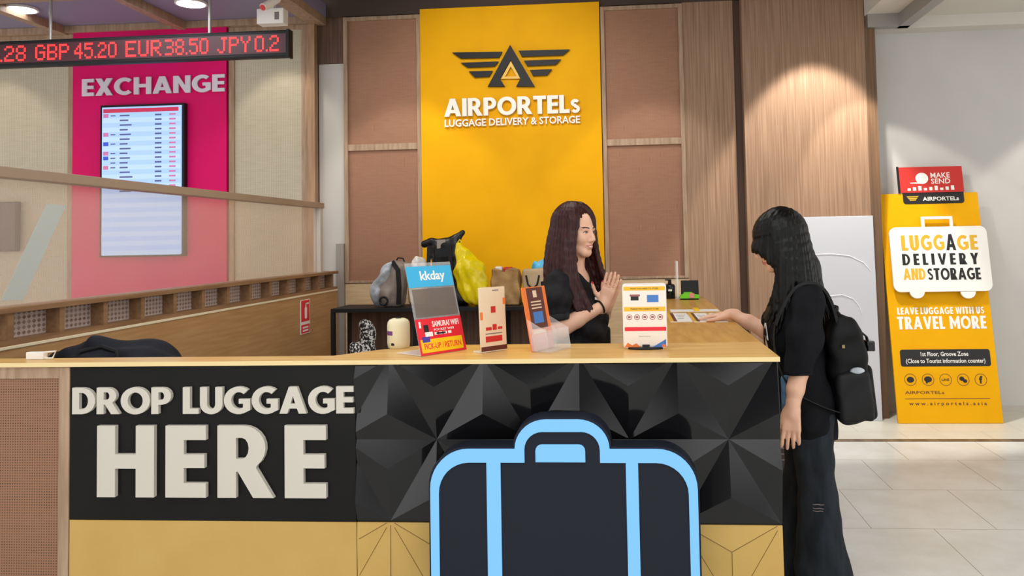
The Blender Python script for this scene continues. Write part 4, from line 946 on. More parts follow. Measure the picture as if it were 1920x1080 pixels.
# ================================================================== SOFT SHAPES (signed distance fields -> surface nets)
class Vol:
    def __init__(s, lo, hi, h, dtype=np.float32):
        s.lo = np.array(lo, float); s.h = h; s.n = np.ceil((np.array(hi)-s.lo)/h).astype(int)+1
        s.d = np.full(s.n, .25, dtype); s.ax = [(s.lo[i]+h*np.arange(s.n[i])).astype(dtype) for i in range(3)]
    def win(s, lo, hi, m):
        a = np.clip(np.floor((np.array(lo)-m-s.lo)/s.h).astype(int), 0, s.n); b = np.clip(np.ceil((np.array(hi)+m-s.lo)/s.h).astype(int)+1, 0, s.n)
        sl = tuple(slice(int(a[i]), int(b[i])) for i in range(3))
        return sl, s.ax[0][sl[0]][:, None, None], s.ax[1][sl[1]][None, :, None], s.ax[2][sl[2]][None, None, :]
    def put(s, sl, d, k, op):
        c = s.d[sl]
        if op == 'cut': d = -d
        if k > 0:
            hh = np.maximum(k-np.abs(c-d), 0)/k; r = hh*hh*k*.25
            s.d[sl] = np.maximum(c, d)+r if op in ('cut', 'and') else np.minimum(c, d)-r
        else: s.d[sl] = np.maximum(c, d) if op in ('cut', 'and') else np.minimum(c, d)
    def cap(s, a, b, ra, rb=None, k=.01, op='add', sq=None):
        """tapered capsule; sq=(axis, factor) flattens it along an axis"""
        rb = ra if rb is None else rb; a = np.array(a, float); b = np.array(b, float); r = max(ra, rb)
        sl, x, y, z = s.win(np.minimum(a, b)-r, np.maximum(a, b)+r, k+3*s.h)
        if s.d[sl].size == 0: return s
        ab = b-a; L2 = max(ab @ ab, 1e-12); px, py, pz = x-a[0], y-a[1], z-a[2]
        t = np.clip((px*ab[0]+py*ab[1]+pz*ab[2])/L2, 0, 1)
        qx, qy, qz = px-t*ab[0], py-t*ab[1], pz-t*ab[2]
        if sq is not None:
            f = sq[1]
            if sq[0] == 0: qx = qx*f
            elif sq[0] == 1: qy = qy*f
            else: qz = qz*f
            d = (np.sqrt(qx*qx+qy*qy+qz*qz)-(ra+(rb-ra)*t))/ (f if f > 1 else 1)
        else: d = np.sqrt(qx*qx+qy*qy+qz*qz)-(ra+(rb-ra)*t)
        s.put(sl, d, k, op); return s
    def chain(s, pts, rs, k=.01, op='add', sq=None):
        for i in range(len(pts)-1): s.cap(pts[i], pts[i+1], rs[i], rs[i+1], k, op, sq)
        return s
    def ell(s, c, r, k=.01, op='add', R=None):
        c = np.array(c, float); r = np.array(r, float); rm = r.max() if R is not None else r
        sl, x, y, z = s.win(c-rm, c+rm, k+3*s.h)
        if s.d[sl].size == 0: return s
        px, py, pz = x-c[0], y-c[1], z-c[2]
        if R is not None:
            q = [R[0, i]*px+R[1, i]*py+R[2, i]*pz for i in range(3)]
        else: q = [px, py, pz]
        k0 = np.sqrt((q[0]/r[0])**2+(q[1]/r[1])**2+(q[2]/r[2])**2); k1 = np.sqrt((q[0]/r[0]**2)**2+(q[1]/r[1]**2)**2+(q[2]/r[2]**2)**2)
        d = k0*(k0-1)/np.maximum(k1, 1e-6); s.put(sl, d, k, op); return s
    def box(s, c, half, rad_=.01, k=.01, op='add', R=None):
        c = np.array(c, float); hf = np.array(half, float); ext = np.full(3, np.linalg.norm(hf)) if R is not None else hf
        sl, x, y, z = s.win(c-ext, c+ext, k+3*s.h)
        if s.d[sl].size == 0: return s
        px, py, pz = x-c[0], y-c[1], z-c[2]
        if R is not None: q = [R[0, i]*px+R[1, i]*py+R[2, i]*pz for i in range(3)]
        else: q = [px, py, pz]
        q = [np.abs(q[i])-(hf[i]-rad_) for i in range(3)]
        o = np.sqrt(np.maximum(q[0], 0)**2+np.maximum(q[1], 0)**2+np.maximum(q[2], 0)**2)
        d = o+np.minimum(np.maximum(np.maximum(q[0], q[1]), q[2]), 0)-rad_
        s.put(sl, d, k, op); return s
    def plane(s, p, n, k=0):
        """keep the half space on the negative side of the plane"""
        n = np.array(n, float); n /= np.linalg.norm(n); x, y, z = s.ax[0][:, None, None], s.ax[1][None, :, None], s.ax[2][None, None, :]
        d = (x-p[0])*n[0]+(y-p[1])*n[1]+(z-p[2])*n[2]; s.put((slice(None),)*3, d, k, 'and'); return s
    def ripple(s, amp, waves):
        """add cloth folds / locks: sum of sines along wave vectors"""
        x, y, z = s.ax[0][:, None, None], s.ax[1][None, :, None], s.ax[2][None, None, :]
        for w, ph, a in waves: s.d = s.d+np.float32(amp*a)*np.sin(x*w[0]+y*w[1]+z*w[2]+ph+1.5*np.sin(y*w[2]*.3+x*3.1*w[0]*.1+z*5)).astype(s.d.dtype)
        return s
    def strands(s, amp, c, n):
        """vertical grooves: ripples in the angle about an upright axis through c"""
        x, y, z = s.ax[0][:, None, None]-c[0], s.ax[1][None, :, None]-c[1], s.ax[2][None, None, :]-c[2]
        th = np.arctan2(y, x); s.d = (s.d+amp*(np.sin(n*th+2*np.sin(3*th)+z*3)+.7*np.sin(n*1.83*th+1.3-z*4))).astype(s.d.dtype); return s
    def merge(s, o, k=.02):
        s.put((slice(None),)*3, o.d, k, 'add'); return s
    def mesh(s, name, smooth=1):
        d = s.d.copy(); d[0] = d[-1] = .1; d[:, 0] = d[:, -1] = .1; d[:, :, 0] = d[:, :, -1] = .1
        ins = d < 0; n0, n1, n2 = d.shape
        cnt = np.zeros((n0-1, n1-1, n2-1), np.int8)
        for i in (0, 1):
            for j in (0, 1):
                for k in (0, 1): cnt += ins[i:n0-1+i, j:n1-1+j, k:n2-1+k]
        act = (cnt > 0) & (cnt < 8); I = np.argwhere(act); idx = np.full(act.shape, -1, np.int32); idx[act] = np.arange(len(I))
        acc = np.zeros((len(I), 3)); num = np.zeros(len(I))
        cs = [(i, j, k) for i in (0, 1) for j in (0, 1) for k in (0, 1)]
        for a in cs:
            for ax in range(3):
                if a[ax]: continue
                b = list(a); b[ax] = 1
                da = d[I[:, 0]+a[0], I[:, 1]+a[1], I[:, 2]+a[2]]; db = d[I[:, 0]+b[0], I[:, 1]+b[1], I[:, 2]+b[2]]
                m = (da < 0) != (db < 0); t = np.where(m, da/np.where(m, da-db, 1), 0)
                p = np.tile(np.array(a, float), (len(I), 1)); p[:, ax] += t; acc[m] += p[m]; num[m] += 1
        V = (I+acc/num[:, None])*s.h+s.lo
        Q = []
        for ax in range(3):
            e = [slice(1, n-1) for n in d.shape]; e[ax] = slice(0, d.shape[ax]-1); f = list(e); f[ax] = slice(1, d.shape[ax])
            A, B = ins[tuple(e)], ins[tuple(f)]; P = np.argwhere(A != B); fl = A[A != B]
            P = P+np.array([0 if i == ax else 1 for i in range(3)]); u, v = (ax+1) % 3, (ax+2) % 3
            def c(du, dv):
                q = P.copy(); q[:, u] += du; q[:, v] += dv; return idx[q[:, 0], q[:, 1], q[:, 2]]
            q = np.stack([c(-1, -1), c(0, -1), c(0, 0), c(-1, 0)], 1); q[~fl] = q[~fl][:, ::-1]; Q.append(q)
        Q = np.concatenate(Q)
        for it in range(smooth):
            nb = np.zeros_like(V); ct = np.zeros(len(V))
            for i in range(4):
                a, b = Q[:, i], Q[:, (i+1) % 4]
                np.add.at(nb, a, V[b]); np.add.at(nb, b, V[a]); np.add.at(ct, a, 1); np.add.at(ct, b, 1)
            V = V*.5+nb/ct[:, None]*.5
        me = bpy.data.meshes.new(name); me.vertices.add(len(V)); me.vertices.foreach_set('co', V.astype(np.float32).ravel())
        me.loops.add(len(Q)*4); me.loops.foreach_set('vertex_index', Q.astype(np.int32).ravel()); me.polygons.add(len(Q))
        me.polygons.foreach_set('loop_start', np.arange(0, len(Q)*4, 4, dtype=np.int32)); me.update(calc_edges=True); me.validate()
        me.shade_smooth(); s.V = V; s.Q = Q; return me
def soft(name, vol, m, root, smooth=1):
    """attach an SDF mesh (already in the root's local frame) as a part"""
    me = vol.mesh(name, smooth); o = bpy.data.objects.new(name, me); COL.objects.link(o)
    for x in (m if isinstance(m, (list, tuple)) else [m]): me.materials.append(x)
    if root is not None: o.parent = root; XF[o] = XF[root]
    return o
def local_mb(mb, name, m, root, smooth=False):
    """MB whose coordinates are in the root's local frame"""
    bmesh.ops.recalc_face_normals(mb.bm, faces=mb.bm.faces[:])
    me = bpy.data.meshes.new(name); mb.bm.to_mesh(me); mb.bm.free(); o = bpy.data.objects.new(name, me); COL.objects.link(o); me.materials.append(m)
    if smooth: me.shade_smooth()
    if root is not None: o.parent = root; XF[o] = XF[root]
    return o
def waves(n, f, seed, zs=1.0):
    r = np.random.RandomState(seed); return [((r.uniform(-f, f), r.uniform(-f, f), r.uniform(-f, f)*zs), r.uniform(0, 6), r.uniform(.5, 1)) for _ in range(n)]

# ------------------------------------------------------------------ head and hands
def headR(yaw, pitch, roll=0):
    """pitch > 0 looks down"""
    return np.array(Matrix.Rotation(yaw, 3, 'Z') @ Matrix.Rotation(pitch, 3, 'Y') @ Matrix.Rotation(roll, 3, 'X'))
def head(v, c, R, sc=1.0):
    c = np.array(c, float); P = lambda x, y, z: c+R @ (np.array((x, y, z))*sc); q = sc
    v.ell(P(-.012, 0, .034), (.095*q, .074*q, .088*q), .01, R=R)
    v.ell(P(.028, 0, -.028), (.064*q, .058*q, .088*q), .03, R=R)
    v.cap(P(.060, .014, -.094), P(-.002, .052, -.05), .019*q, .02*q, .02).cap(P(.060, -.014, -.094), P(-.002, -.052, -.05), .019*q, .02*q, .02)
    v.cap(P(.067, .010, -.098), P(.067, -.010, -.098), .019*q, .019*q, .014)
    for sg in (1, -1):
        v.ell(P(.060, sg*.034, -.026), (.028*q, .024*q, .026*q), .02, R=R)
        v.ell(P(.092, sg*.031, .004), (.014*q, .017*q, .011*q), .012, 'cut', R=R)
        v.cap(P(.083, sg*.012, .020), P(.076, sg*.045, .021), .008*q, .007*q, .012)
        v.ell(P(.073, sg*.031, .003), (.0145*q, .0165*q, .0125*q), .002, R=R)
        v.ell(P(.097, sg*.010, -.037), (.010*q, .0075*q, .0075*q), .006, R=R)
        v.ell(P(-.008, sg*.073, -.008), (.019*q, .009*q, .030*q), .006, R=R)
        v.cap(P(.088, sg*.012, -.064), P(.076, sg*.027, -.059), .006*q, .004*q, .008)
    v.cap(P(.087, 0, .014), P(.110, 0, -.030), .0075*q, .0105*q, .012)
    v.cap(P(.0895, -.011, -.0595), P(.0895, .011, -.0595), .0058*q, .0058*q, .008)
    v.cap(P(.0875, -.012, -.072), P(.0875, .012, -.072), .0062*q, .0062*q, .008)
    return P
def hand(v, wrist, fwd, side, nrm, sc=1.0, curl=0.2, spread=.06, thumb=(.35, .75, .1), r=1.0, bends=None):
    """fwd: wrist->fingertips, side: towards the thumb, nrm: palm normal (fingers curl towards it)"""
    w = np.array(wrist, float); f = np.array(fwd, float); f /= np.linalg.norm(f); s_ = np.array(side, float); s_ -= f*(s_ @ f); s_ /= np.linalg.norm(s_); n = np.array(nrm, float); n -= f*(n @ f)+s_*(n @ s_); n /= np.linalg.norm(n)
    P = lambda a, b, c: w+(f*a+s_*b+n*c)*sc
    for b in (-.028, -.010, .009, .027): v.cap(P(.008, b*.62, 0), P(.082, b, 0), .0135*sc, .0105*sc, .012)
    v.cap(P(-.02, 0, 0), P(.02, 0, 0), .0235*sc, .022*sc, .015)
    v.cap(P(.015, .022, .004), P(.05, .034, .010), .014*sc, .012*sc, .012)
    tips = []
    for i, (b, L_) in enumerate(((.027, .072), (.009, .080), (-.010, .074), (-.028, .058))):
        cu = curl*(1+.25*i) if bends is None else bends[i]
        a0 = (1.5-i)*spread; p = P(.084, b, 0); seg = (L_*.46, L_*.31, L_*.23); ang = cu*.5; rr = .0088*r
        for j, l in enumerate(seg):
            d = (f*math.cos(a0)+s_*math.sin(a0))*math.cos(ang)+n*math.sin(ang); q = p+d*l*sc
            v.cap(p, q, (rr-.0006*j)*sc, (rr-.0006*(j+1))*sc, .0025); p = q; ang += cu
        tips.append(p)
    t0 = P(.022, .026, .006); d = f*thumb[1]+s_*thumb[0]+n*thumb[2]; d /= np.linalg.norm(d)
    t1 = t0+d*.042*sc; d2 = d*.8+f*.35; d2 /= np.linalg.norm(d2); t2 = t1+d2*.030*sc; t3 = t2+(d2*.9+f*.2)*.022*sc
    v.cap(t0, t1, .0135*sc, .0105*sc, .008).cap(t1, t2, .010*sc, .0092*sc, .003).cap(t2, t3, .0092*sc, .0075*sc, .003)
    return tips+[t3]
def paint(o, sets, refine=None):
    """give faces near a point their own colour: (slot material, fn(V)->bool)"""
    if refine is not None:                       # finer faces where small features get their colour
        bm = bmesh.new(); bm.from_mesh(o.data)
        fs = [f for f in bm.faces if refine(f.calc_center_median())]
        bmesh.ops.subdivide_edges(bm, edges=list({e for f in fs for e in f.edges}), cuts=3, use_grid_fill=True, smooth=0)
        bm.to_mesh(o.data); bm.free(); o.data.shade_smooth()
    me = o.data; n = len(me.polygons); cen = np.zeros(n*3, np.float32); me.polygons.foreach_get('center', cen); cen = cen.reshape(-1, 3); mi = np.zeros(n, np.int32)
    for m, fn in sets:
        me.materials.append(m); mi[fn(cen)] = len(me.materials)-1
    me.polygons.foreach_set('material_index', mi); me.update()
def face_paint(c, R, sc, smile=True):
    def loc(V): return ((V-np.array(c)) @ R)/sc
    def lips(V):
        p = loc(V); w = np.abs(p[:, 1]); zc = -.0665+ (w/.03)**2*.010*(1 if smile else .2)
        return (p[:, 0] > .070) & (w < .025) & (np.abs(p[:, 2]-zc) < .0085*(1-(w/.026)**2)+.0008)
    def teeth(V):
        p = loc(V); w = np.abs(p[:, 1]); zc = -.0668+(w/.03)**2*.010
        return (p[:, 0] > .070) & (w < .017) & (np.abs(p[:, 2]-zc) < .0030*(1-(w/.019)**2))
    def brow(V):
        p = loc(V); w = np.abs(p[:, 1]); return (p[:, 0] > .05) & (w > .013) & (w < .05) & (np.abs(p[:, 2]-(.027-((w-.034)/.02)**2*.004)) < .0034)
    def white(V):
        p = loc(V); w = np.abs(p[:, 1])-.031; return (p[:, 0] > .06) & ((w/.0125)**2+((p[:, 2]-.003)/.0055)**2 < 1)
    def iris(V):
        p = loc(V); w = np.abs(p[:, 1])-.031; return (p[:, 0] > .06) & (w**2+(p[:, 2]-.003)**2 < .0056**2)
    def lash(V):
        p = loc(V); w = np.abs(p[:, 1])-.031; return (p[:, 0] > .06) & (np.abs(w) < .0145) & (np.abs(p[:, 2]-(.0085-(w/.0135)**2*.005)) < .0024)
    out = [(M['lip'], lips)]
    if smile: out.append((M['teeth'], teeth))
    return out+[(M['brow'], brow), (M['eye_white'], white), (M['brow'], lash), (M['iris'], iris)]

# ------------------------------------------------------------------ the attendant
HS = .94
AT_ROOT = Vector((-.262, 3.86, 0)); AT_RZ = rad(-24)
att = thing('person', 'long haired smiling woman in a black blouse, palms pressed together behind the counter', 'person', AT_ROOT, AT_RZ)
v = Vol((-.26, -.36, 0), (.36, .36, 1.70), .0046)
hc = (.024, -.006, 1.532); HR_ = headR(rad(-10), rad(4))
head(v, hc, HR_, HS)
v.cap((.022, 0, 1.46), (.0, 0, 1.34), .044, .050, .02)
v.cap((.0, .12, 1.315), (.0, -.12, 1.315), .042, .042, .03)
v.ell((.0, 0, 1.2), (.085, .14, .17), .04); v.ell((0, 0, 1.0), (.078, .115, .12), .05); v.ell((-.01, 0, .86), (.10, .155, .13), .05)
v.cap((.07, .06, 1.17), (.07, -.06, 1.17), .05, .05, .04)
for sg in (1, -1):
    v.chain([(0, sg*.08, .84), (.01, sg*.085, .46), (-.02, sg*.08, .08)], [.085, .055, .038], .02)
    v.chain([(-.02, sg*.08, .08), (-.03, sg*.08, .035), (.11, sg*.09, .028)], [.04, .034, .028], .02)
# arms: near (right) arm bent up, hands in prayer
wr = np.array((.165, -.027, 1.196)); wl = np.array((.165, .030, 1.196))
v.chain([(0, -.155, 1.30), (.03, -.200, 1.10)], [.048, .040], .02).chain([(.03, -.200, 1.10), (.085, -.130, 1.14), wr], [.041, .035, .0235], .014)
v.chain([(0, .155, 1.30), (.025, .20, 1.10)], [.048, .041], .02).chain([(.025, .20, 1.10), (.085, .14, 1.14), wl], [.041, .035, .0235], .014)
fd = np.array((.34, 0, .94))
tr_ = hand(v, wr+np.array((0, .006, 0)), fd, (-.94, -.12, .34), (0, 1, 0), .93, curl=.02, spread=.05, thumb=(.62, .55, -.35))
tl_ = hand(v, wl+np.array((0, -.006, 0)), fd, (-.94, .12, .34), (0, -1, 0), .93, curl=.02, spread=.05, thumb=(.62, .55, -.35))
body = soft('body', v, M['skin'], att)
nails = [t for t in tr_+tl_]
paint(body, face_paint(hc, HR_, HS) + [(M['nail'], lambda V: np.min([np.linalg.norm(V-(t+np.array((.003, 0, .004)))[None], axis=1) for t in (tr_[4], tl_[4])], axis=0) < .0095)], lambda c: c.z > 1.41 and c.x > .01)
# blouse
v = Vol((-.22, -.33, .78), (.28, .33, 1.42), .006)
v.ell((.0, 0, 1.2), (.105, .155, .18), .03); v.ell((.005, 0, 1.0), (.102, .135, .15), .05); v.ell((0, 0, .87), (.125, .17, .12), .05)
v.cap((.076, .066, 1.165), (.076, -.066, 1.165), .068, .068, .05); v.cap((.09, .05, 1.07), (.09, -.05, 1.07), .045, .045, .06)
v.cap((.0, .125, 1.312), (.0, -.125, 1.312), .055, .055, .04)
for sg in (1, -1):
    v.chain([(0, sg*.15, 1.30), (.010, sg*.178, 1.235), (.020, sg*.192, 1.185)], [.060, .070, .056], .02)
    v.cap((.020, sg*.193, 1.185), (.023, sg*.196, 1.175), .050, .050, .006)
v.cap((.03, 0, 1.47), (.06, 0, 1.335), .052, .05, .01, 'cut'); v.cap((.10, 0, 1.36), (.115, 0, 1.285), .035, .012, .01, 'cut')
v.ripple(.0035, [((22, 10, 55), .3, 1), ((40, -38, 18), 1.1, .8), ((-25, 60, 30), 2.2, .7), ((60, 30, -50), 4, .4)])
v.plane((0, 0, .80), (0, 0, -1))
soft('blouse', v, M['blouse'], att)
for sg in (-1, 1):
    v = Vol((-.1, -.33 if sg < 0 else .1, 1.03), (.16, -.1 if sg < 0 else .33, 1.24), .005)
    v.cap((.021, sg*.193, 1.180), (.025, sg*.198, 1.15), .0545, .0525, 0); v.plane((.025, sg*.2, 1.176), (-.1, .05*sg, 1)); v.plane((.025, sg*.2, 1.142), (.1, -.05*sg, -1))
    soft('sleeve_band', v, M['black'], att)
v = Vol((-.2, -.24, .0), (.22, .24, .95), .008)
v.ell((-.01, 0, .86), (.128, .172, .13), .03)
for sg in (1, -1): v.chain([(0, sg*.085, .84), (.01, sg*.088, .46), (-.02, sg*.085, .09)], [.102, .075, .068], .02)
v.plane((0, 0, .05), (0, 0, -1)); soft('trousers', v, M['black'], att)
for sg in (1, -1):
    v = Vol((-.12, sg*.085-.07, -.006), (.2, sg*.085+.07, .13), .005)
    v.chain([(-.035, sg*.085, .045), (.03, sg*.087, .045), (.115, sg*.092, .034)], [.044, .044, .034], .02); v.plane((0, 0, .0), (0, 0, -1)); soft('shoe', v, M['shoe'], att)
local_mb(MB().box(.128, .142, -.035, .005, 1.222, 1.235, .002), 'name_pin', M['white_plastic'], att)
fa = Vector(wr)-Vector((.085, -.130, 1.14)); fa.normalize(); qa = fa.to_track_quat('Z', 'Y'); ca = Vector(wr)-fa*.012
local_mb(MB().tube([ca+qa @ Vector((.0285*math.cos(a), .0285*math.sin(a), 0)) for a in np.linspace(0, 2*PI, 25)[:-1]], .0045, 6, True), 'bracelet', M['black'], att)

def locks(v, c, R, sc, specs, k=.009, part=.004):
    """each lock: azimuth (deg, 0 = face), end point in person frame, radii; runs over the crown then falls"""
    c = np.array(c)
    for az, lift, end, r0, r1, mid in specs:
        a = rad(az); e = np.array((.106, .087, .100))*sc*lift; cc = np.array((-.014, 0, .034))*sc
        pts = []
        for ph in (84, 72, 60, 48, 36, 24, 12, 0):
            p = rad(ph); pts.append(c+R @ (cc+np.array((e[0]*math.cos(p)*math.cos(a), part*(1 if az > 0 else -1)*math.sin(p)+e[1]*math.cos(p)*math.sin(a), e[2]*math.sin(p)))))
        e1 = np.array(end); last = pts[-1]
        n = 10
        for i in range(1, n+1):
            f = i/n; b = last*(1-f)+e1*f; b += np.array(mid)*math.sin(PI*f); pts.append(b)
        rs = [r0*.8]+[r0]*7+[r0+(r1-r0)*i/n for i in range(1, n+1)]
        v.chain(pts, rs, k)
# attendant hair
v = Vol((-.22, -.2, 1.02), (.22, .2, 1.69), .0042)
cc = np.array(hc)+HR_ @ (np.array((-.022, 0, .036))*HS)
v.ell(cc, (.098*HS, .086*HS, .098*HS), .01, R=HR_)
v.chain([(-.015, 0, 1.53), (-.03, 0, 1.42), (-.07, 0, 1.30)], [.08, .078, .06], .03)
v.chain([(-.01, -.06, 1.50), (-.01, -.08, 1.38), (.03, -.105, 1.27)], [.045, .045, .035], .02)
v.chain([(-.01, .06, 1.50), (0, .075, 1.38), (.05, .095, 1.26)], [.042, .042, .032], .02)
sp = []
r = np.random.RandomState(3)
for az in range(-170, -60, 9):           # near side, falling behind and over the shoulder
    f = (az+170)/110
    sp.append((az, 1+.02*r.uniform(-1, 1), (-.11+.19*f+.02*r.uniform(-1, 1), -.06-.07*math.sin(f*PI*.8)-.02*f, 1.27-.09*f+.02*r.uniform(-1, 1)), .017, .009, (-.012, -.012, 0)))
for az, ex, ey, ez in ((-74, .075, -.13, 1.19), (-68, .10, -.125, 1.165), (-63, .118, -.115, 1.15), (-59, .128, -.105, 1.15), (-56, .137, -.10, 1.17), (-66, .09, -.14, 1.18), (-54, .140, -.09, 1.185)):
    sp.append((az, 1.0, (ex, ey, ez), .016, .008, (-.035, -.022, .0)))
for az in range(60, 178, 10):
    f = (178-az)/118
    sp.append((az, 1, (-.10+.16*f, .06+.06*f, 1.27-.07*f+.02*r.uniform(-1, 1)), .017, .009, (-.01, .01, 0)))
for az, ex, ey, ez in ((72, .11, .10, 1.23), (64, .135, .095, 1.215), (58, .15, .085, 1.225), (54, .155, .075, 1.25)):
    sp.append((az, 1, (ex, ey, ez), .015, .008, (-.025, .02, 0)))
locks(v, hc, HR_, HS, sp)
v.strands(.0011, (.0, 0, 1.5), 34)
P = lambda x, y, z: np.array(hc)+HR_ @ (np.array((x, y, z))*HS)
v.ell(P(.085, 0, -.045), (.065*HS, .064*HS, .115*HS), .014, 'cut', R=HR_)
soft('hair', v, M['hair_brown'], att)

# ------------------------------------------------------------------ the customer
CU_ROOT = Vector((.70, 3.46, 0)); CU_RZ = rad(180)
cus = thing('person', 'dark haired woman in a black t-shirt and flared jeans standing at the side counter', 'person', CU_ROOT, CU_RZ)
v = Vol((-.22, -.60, 0), (.42, .30, 1.62), .0048)
hc2 = (.086, 0, 1.470); HR2 = headR(rad(4), rad(17)); HS2 = .92
head(v, hc2, HR2, HS2)
v.cap((.055, 0, 1.42), (-.0, 0, 1.27), .045, .05, .02)
v.cap((.0, .11, 1.245), (.0, -.11, 1.245), .042, .042, .03)
v.ell((.02, 0, 1.12), (.085, .135, .17), .04); v.ell((.01, 0, .93), (.08, .115, .12), .05); v.ell((-.005, 0, .80), (.080, .14, .11), .05)
for sg in (1, -1):
    v.chain([(-.008, sg*.082, .79), (-.010, sg*.086, .62), (-.008, sg*.09, .46), (-.02, sg*.088, .08)], [.075, .056, .046, .034], .02)
    v.chain([(-.02, sg*.085, .08), (-.03, sg*.085, .035), (.10, sg*.095, .028)], [.038, .034, .028], .02)
# near (left) arm hangs, far (right) arm reaches onto the side counter
v.chain([(.0, .145, 1.24), (.050, .195, 1.02), (.058, .205, .985)], [.046, .039, .037], .02).chain([(.058, .205, .985), (.076, .207, .91), (.088, .208, .842)], [.037, .033, .0235], .012)
hand(v, (.090, .208, .838), (.10, .02, -1), (1, -.25, .1), (-.15, -1, 0), .98, curl=.16, spread=.05, thumb=(.35, .9, .15))
cw = lambda X, Y, Z: np.array((CU_ROOT.x-X, CU_ROOT.y-Y, Z))
e = cw(.62, 3.86, 1.06); w_ = cw(.475, 3.955, 1.134)
v.chain([(.0, -.145, 1.24), e], [.046, .037], .02).chain([e, (e+w_)/2+np.array((0, 0, .004)), w_], [.037, .033, .0225], .012)
hand(v, w_, cw(.36, 4.0, 1.122)-w_, (-.3, 1, 0), (0, 0, -1), .95, curl=.10, spread=.09, thumb=(.5, .8, .1))
body = soft('body', v, M['skin'], cus)
paint(body, face_paint(hc2, HR2, HS2, False), lambda c: c.z > 1.33 and c.x > .10)
# t-shirt
v = Vol((-.26, -.42, .64), (.28, .32, 1.36), .006)
v.ell((.036, 0, 1.12), (.102, .155, .18), .03); v.ell((.022, 0, .94), (.106, .15, .2), .05); v.ell((.0, 0, .80), (.110, .175, .16), .05)
v.cap((-.008, .06, .70), (-.008, -.06, .70), .098, .098, .05)
v.cap((.07, .055, 1.10), (.07, -.055, 1.10), .058, .058, .05)
v.cap((.0, .12, 1.243), (.0, -.12, 1.243), .054, .054, .04)
ea = np.array((.0, -.145, 1.235)); eb = np.array(e); d_ = (eb-ea)/np.linalg.norm(eb-ea)
v2 = Vol((-.26, -.42, .64), (.28, .32, 1.36), .006)
v2.chain([(.0, .145, 1.235), (.034, .185, 1.10), (.066, .204, .94)], [.062, .062, .054], .03); v2.plane((.06, .2, .962), (.15, 0, -1)); v.merge(v2, .03)
v2 = Vol((-.26, -.42, .64), (.28, .32, 1.36), .006)
v2.chain([ea, eb], [.064, .060], .03); v2.plane(ea*.28+eb*.72, d_); v.merge(v2, .03)
v.ripple(.0034, [((18, 12, 30), .4, 1), ((48, -30, 12), 1.6, .8), ((-14, 66, 22), 3.1, .7), ((70, 26, -20), 4.6, .5), ((0, 30, 70), 2, .4)])
v.plane((0, 0, .70), (.12, 0, -1)); 
v.cap((.02, 0, 1.40), (.02, 0, 1.30), .05, .052, .01, 'cut')
soft('t_shirt', v, M['tee'], cus)
m = MB(); TX = frameM((.152, .045, 1.075), (0, -1, -.0), (.10, 0, 1)); text_mb('D.', TX, 0, .07, 0, .07, .004, .002, .03, m); local_mb(m, 'chest_lettering', M['print_white'], cus)
# jeans
v = Vol((-.24, -.26, .0), (.24, .26, .9), .0065)
v.ell((-.005, 0, .76), (.092, .150, .10), .03)
for sg, fx in ((1, -.02), (-1, .035)):
    v.chain([(-.008, sg*.082, .78), (-.010+fx*.1, sg*.086, .62), (-.008+fx*.5, sg*.09, .46), (-.008+fx, sg*.092, .2), (-.012+fx*1.3, sg*.094, .03)], [.088, .076, .073, .102, .132], .02)
v.ripple(.0024, [((26, 18, 22), .4, 1), ((44, -30, 9), 1.6, .8), ((-20, 24, 60), 3.1, .6)])
v.plane((0, 0, .02), (0, 0, -1)); o = soft('jeans', v, M['jeans'], cus)
m = MB()
r = np.random.RandomState(8)
for z in (.462, .447, .437): m.tube([(-.012-.04*f, .09+math.sqrt(max(0, .0745**2-(.04*f)**2))+.0005, z+.0012*math.sin(f*9+z*90)) for f in np.linspace(-.7, .8, 9)], .0018, 5)
local_mb(m, 'knee_rip_threads', M['print_grey'], cus)
local_mb(MB().box(.066, .116, .110, .145, .71, .95, .012), 'denim_panel', M['denim'], cus)
for sg in (1, -1):
    v = Vol((-.12, sg*.09-.07, -.006), (.2, sg*.09+.07, .13), .005)
    v.chain([(-.035, sg*.09, .045), (.03, sg*.092, .045), (.12, sg*.097, .034)], [.044, .044, .034], .02); v.plane((0, 0, 0), (0, 0, -1)); soft('shoe', v, M['shoe'], cus)
# hair
v = Vol((-.18, -.17, 1.0), (.24, .2, 1.64), .0042)
cc = np.array(hc2)+HR2 @ (np.array((-.022, 0, .036))*HS2)
v.ell(cc, (.102*HS2, .090*HS2, .100*HS2), .01, R=HR2)
v.chain([(.05, 0, 1.47), (-.005, 0, 1.36), (-.045, 0, 1.26)], [.078, .068, .05], .03)
sp = []; r = np.random.RandomState(11)
for az in range(-176, -78, 9):
    f = (az+176)/98; sp.append((az, 1, (-.085+.115*f, -.06-.05*f, 1.2+.02*f), .016, .008, (0, -.01, 0)))
for az in (-70, -58, -46, -34, -22): sp.append((az, 1, (.10+.0011*(az+70)*1.6, -.088+.0011*(az+70), 1.43), .011, .004, (.002, -.004, 0)))
for az in range(70, 178, 8):
    f = (178-az)/108; sp.append((az, 1+.03*r.uniform(-1, 1), (-.09+.19*f+.012*r.uniform(-1, 1), .05+.075*math.sin(f*PI*.75), 1.17-.03*f+.03*r.uniform(-1, 1)), .0165, .006, (.0, .014, 0)))
for az, ex, ey, ez in ((78, .10, .115, 1.16), (74, .12, .112, 1.115), (70, .138, .105, 1.085), (68, .150, .10, 1.13), (72, .115, .12, 1.13), (66, .155, .09, 1.16), (64, .150, .092, 1.22)):
    sp.append((az, 1.0, (ex, ey, ez), .015, .005, (-.028, .018, 0)))
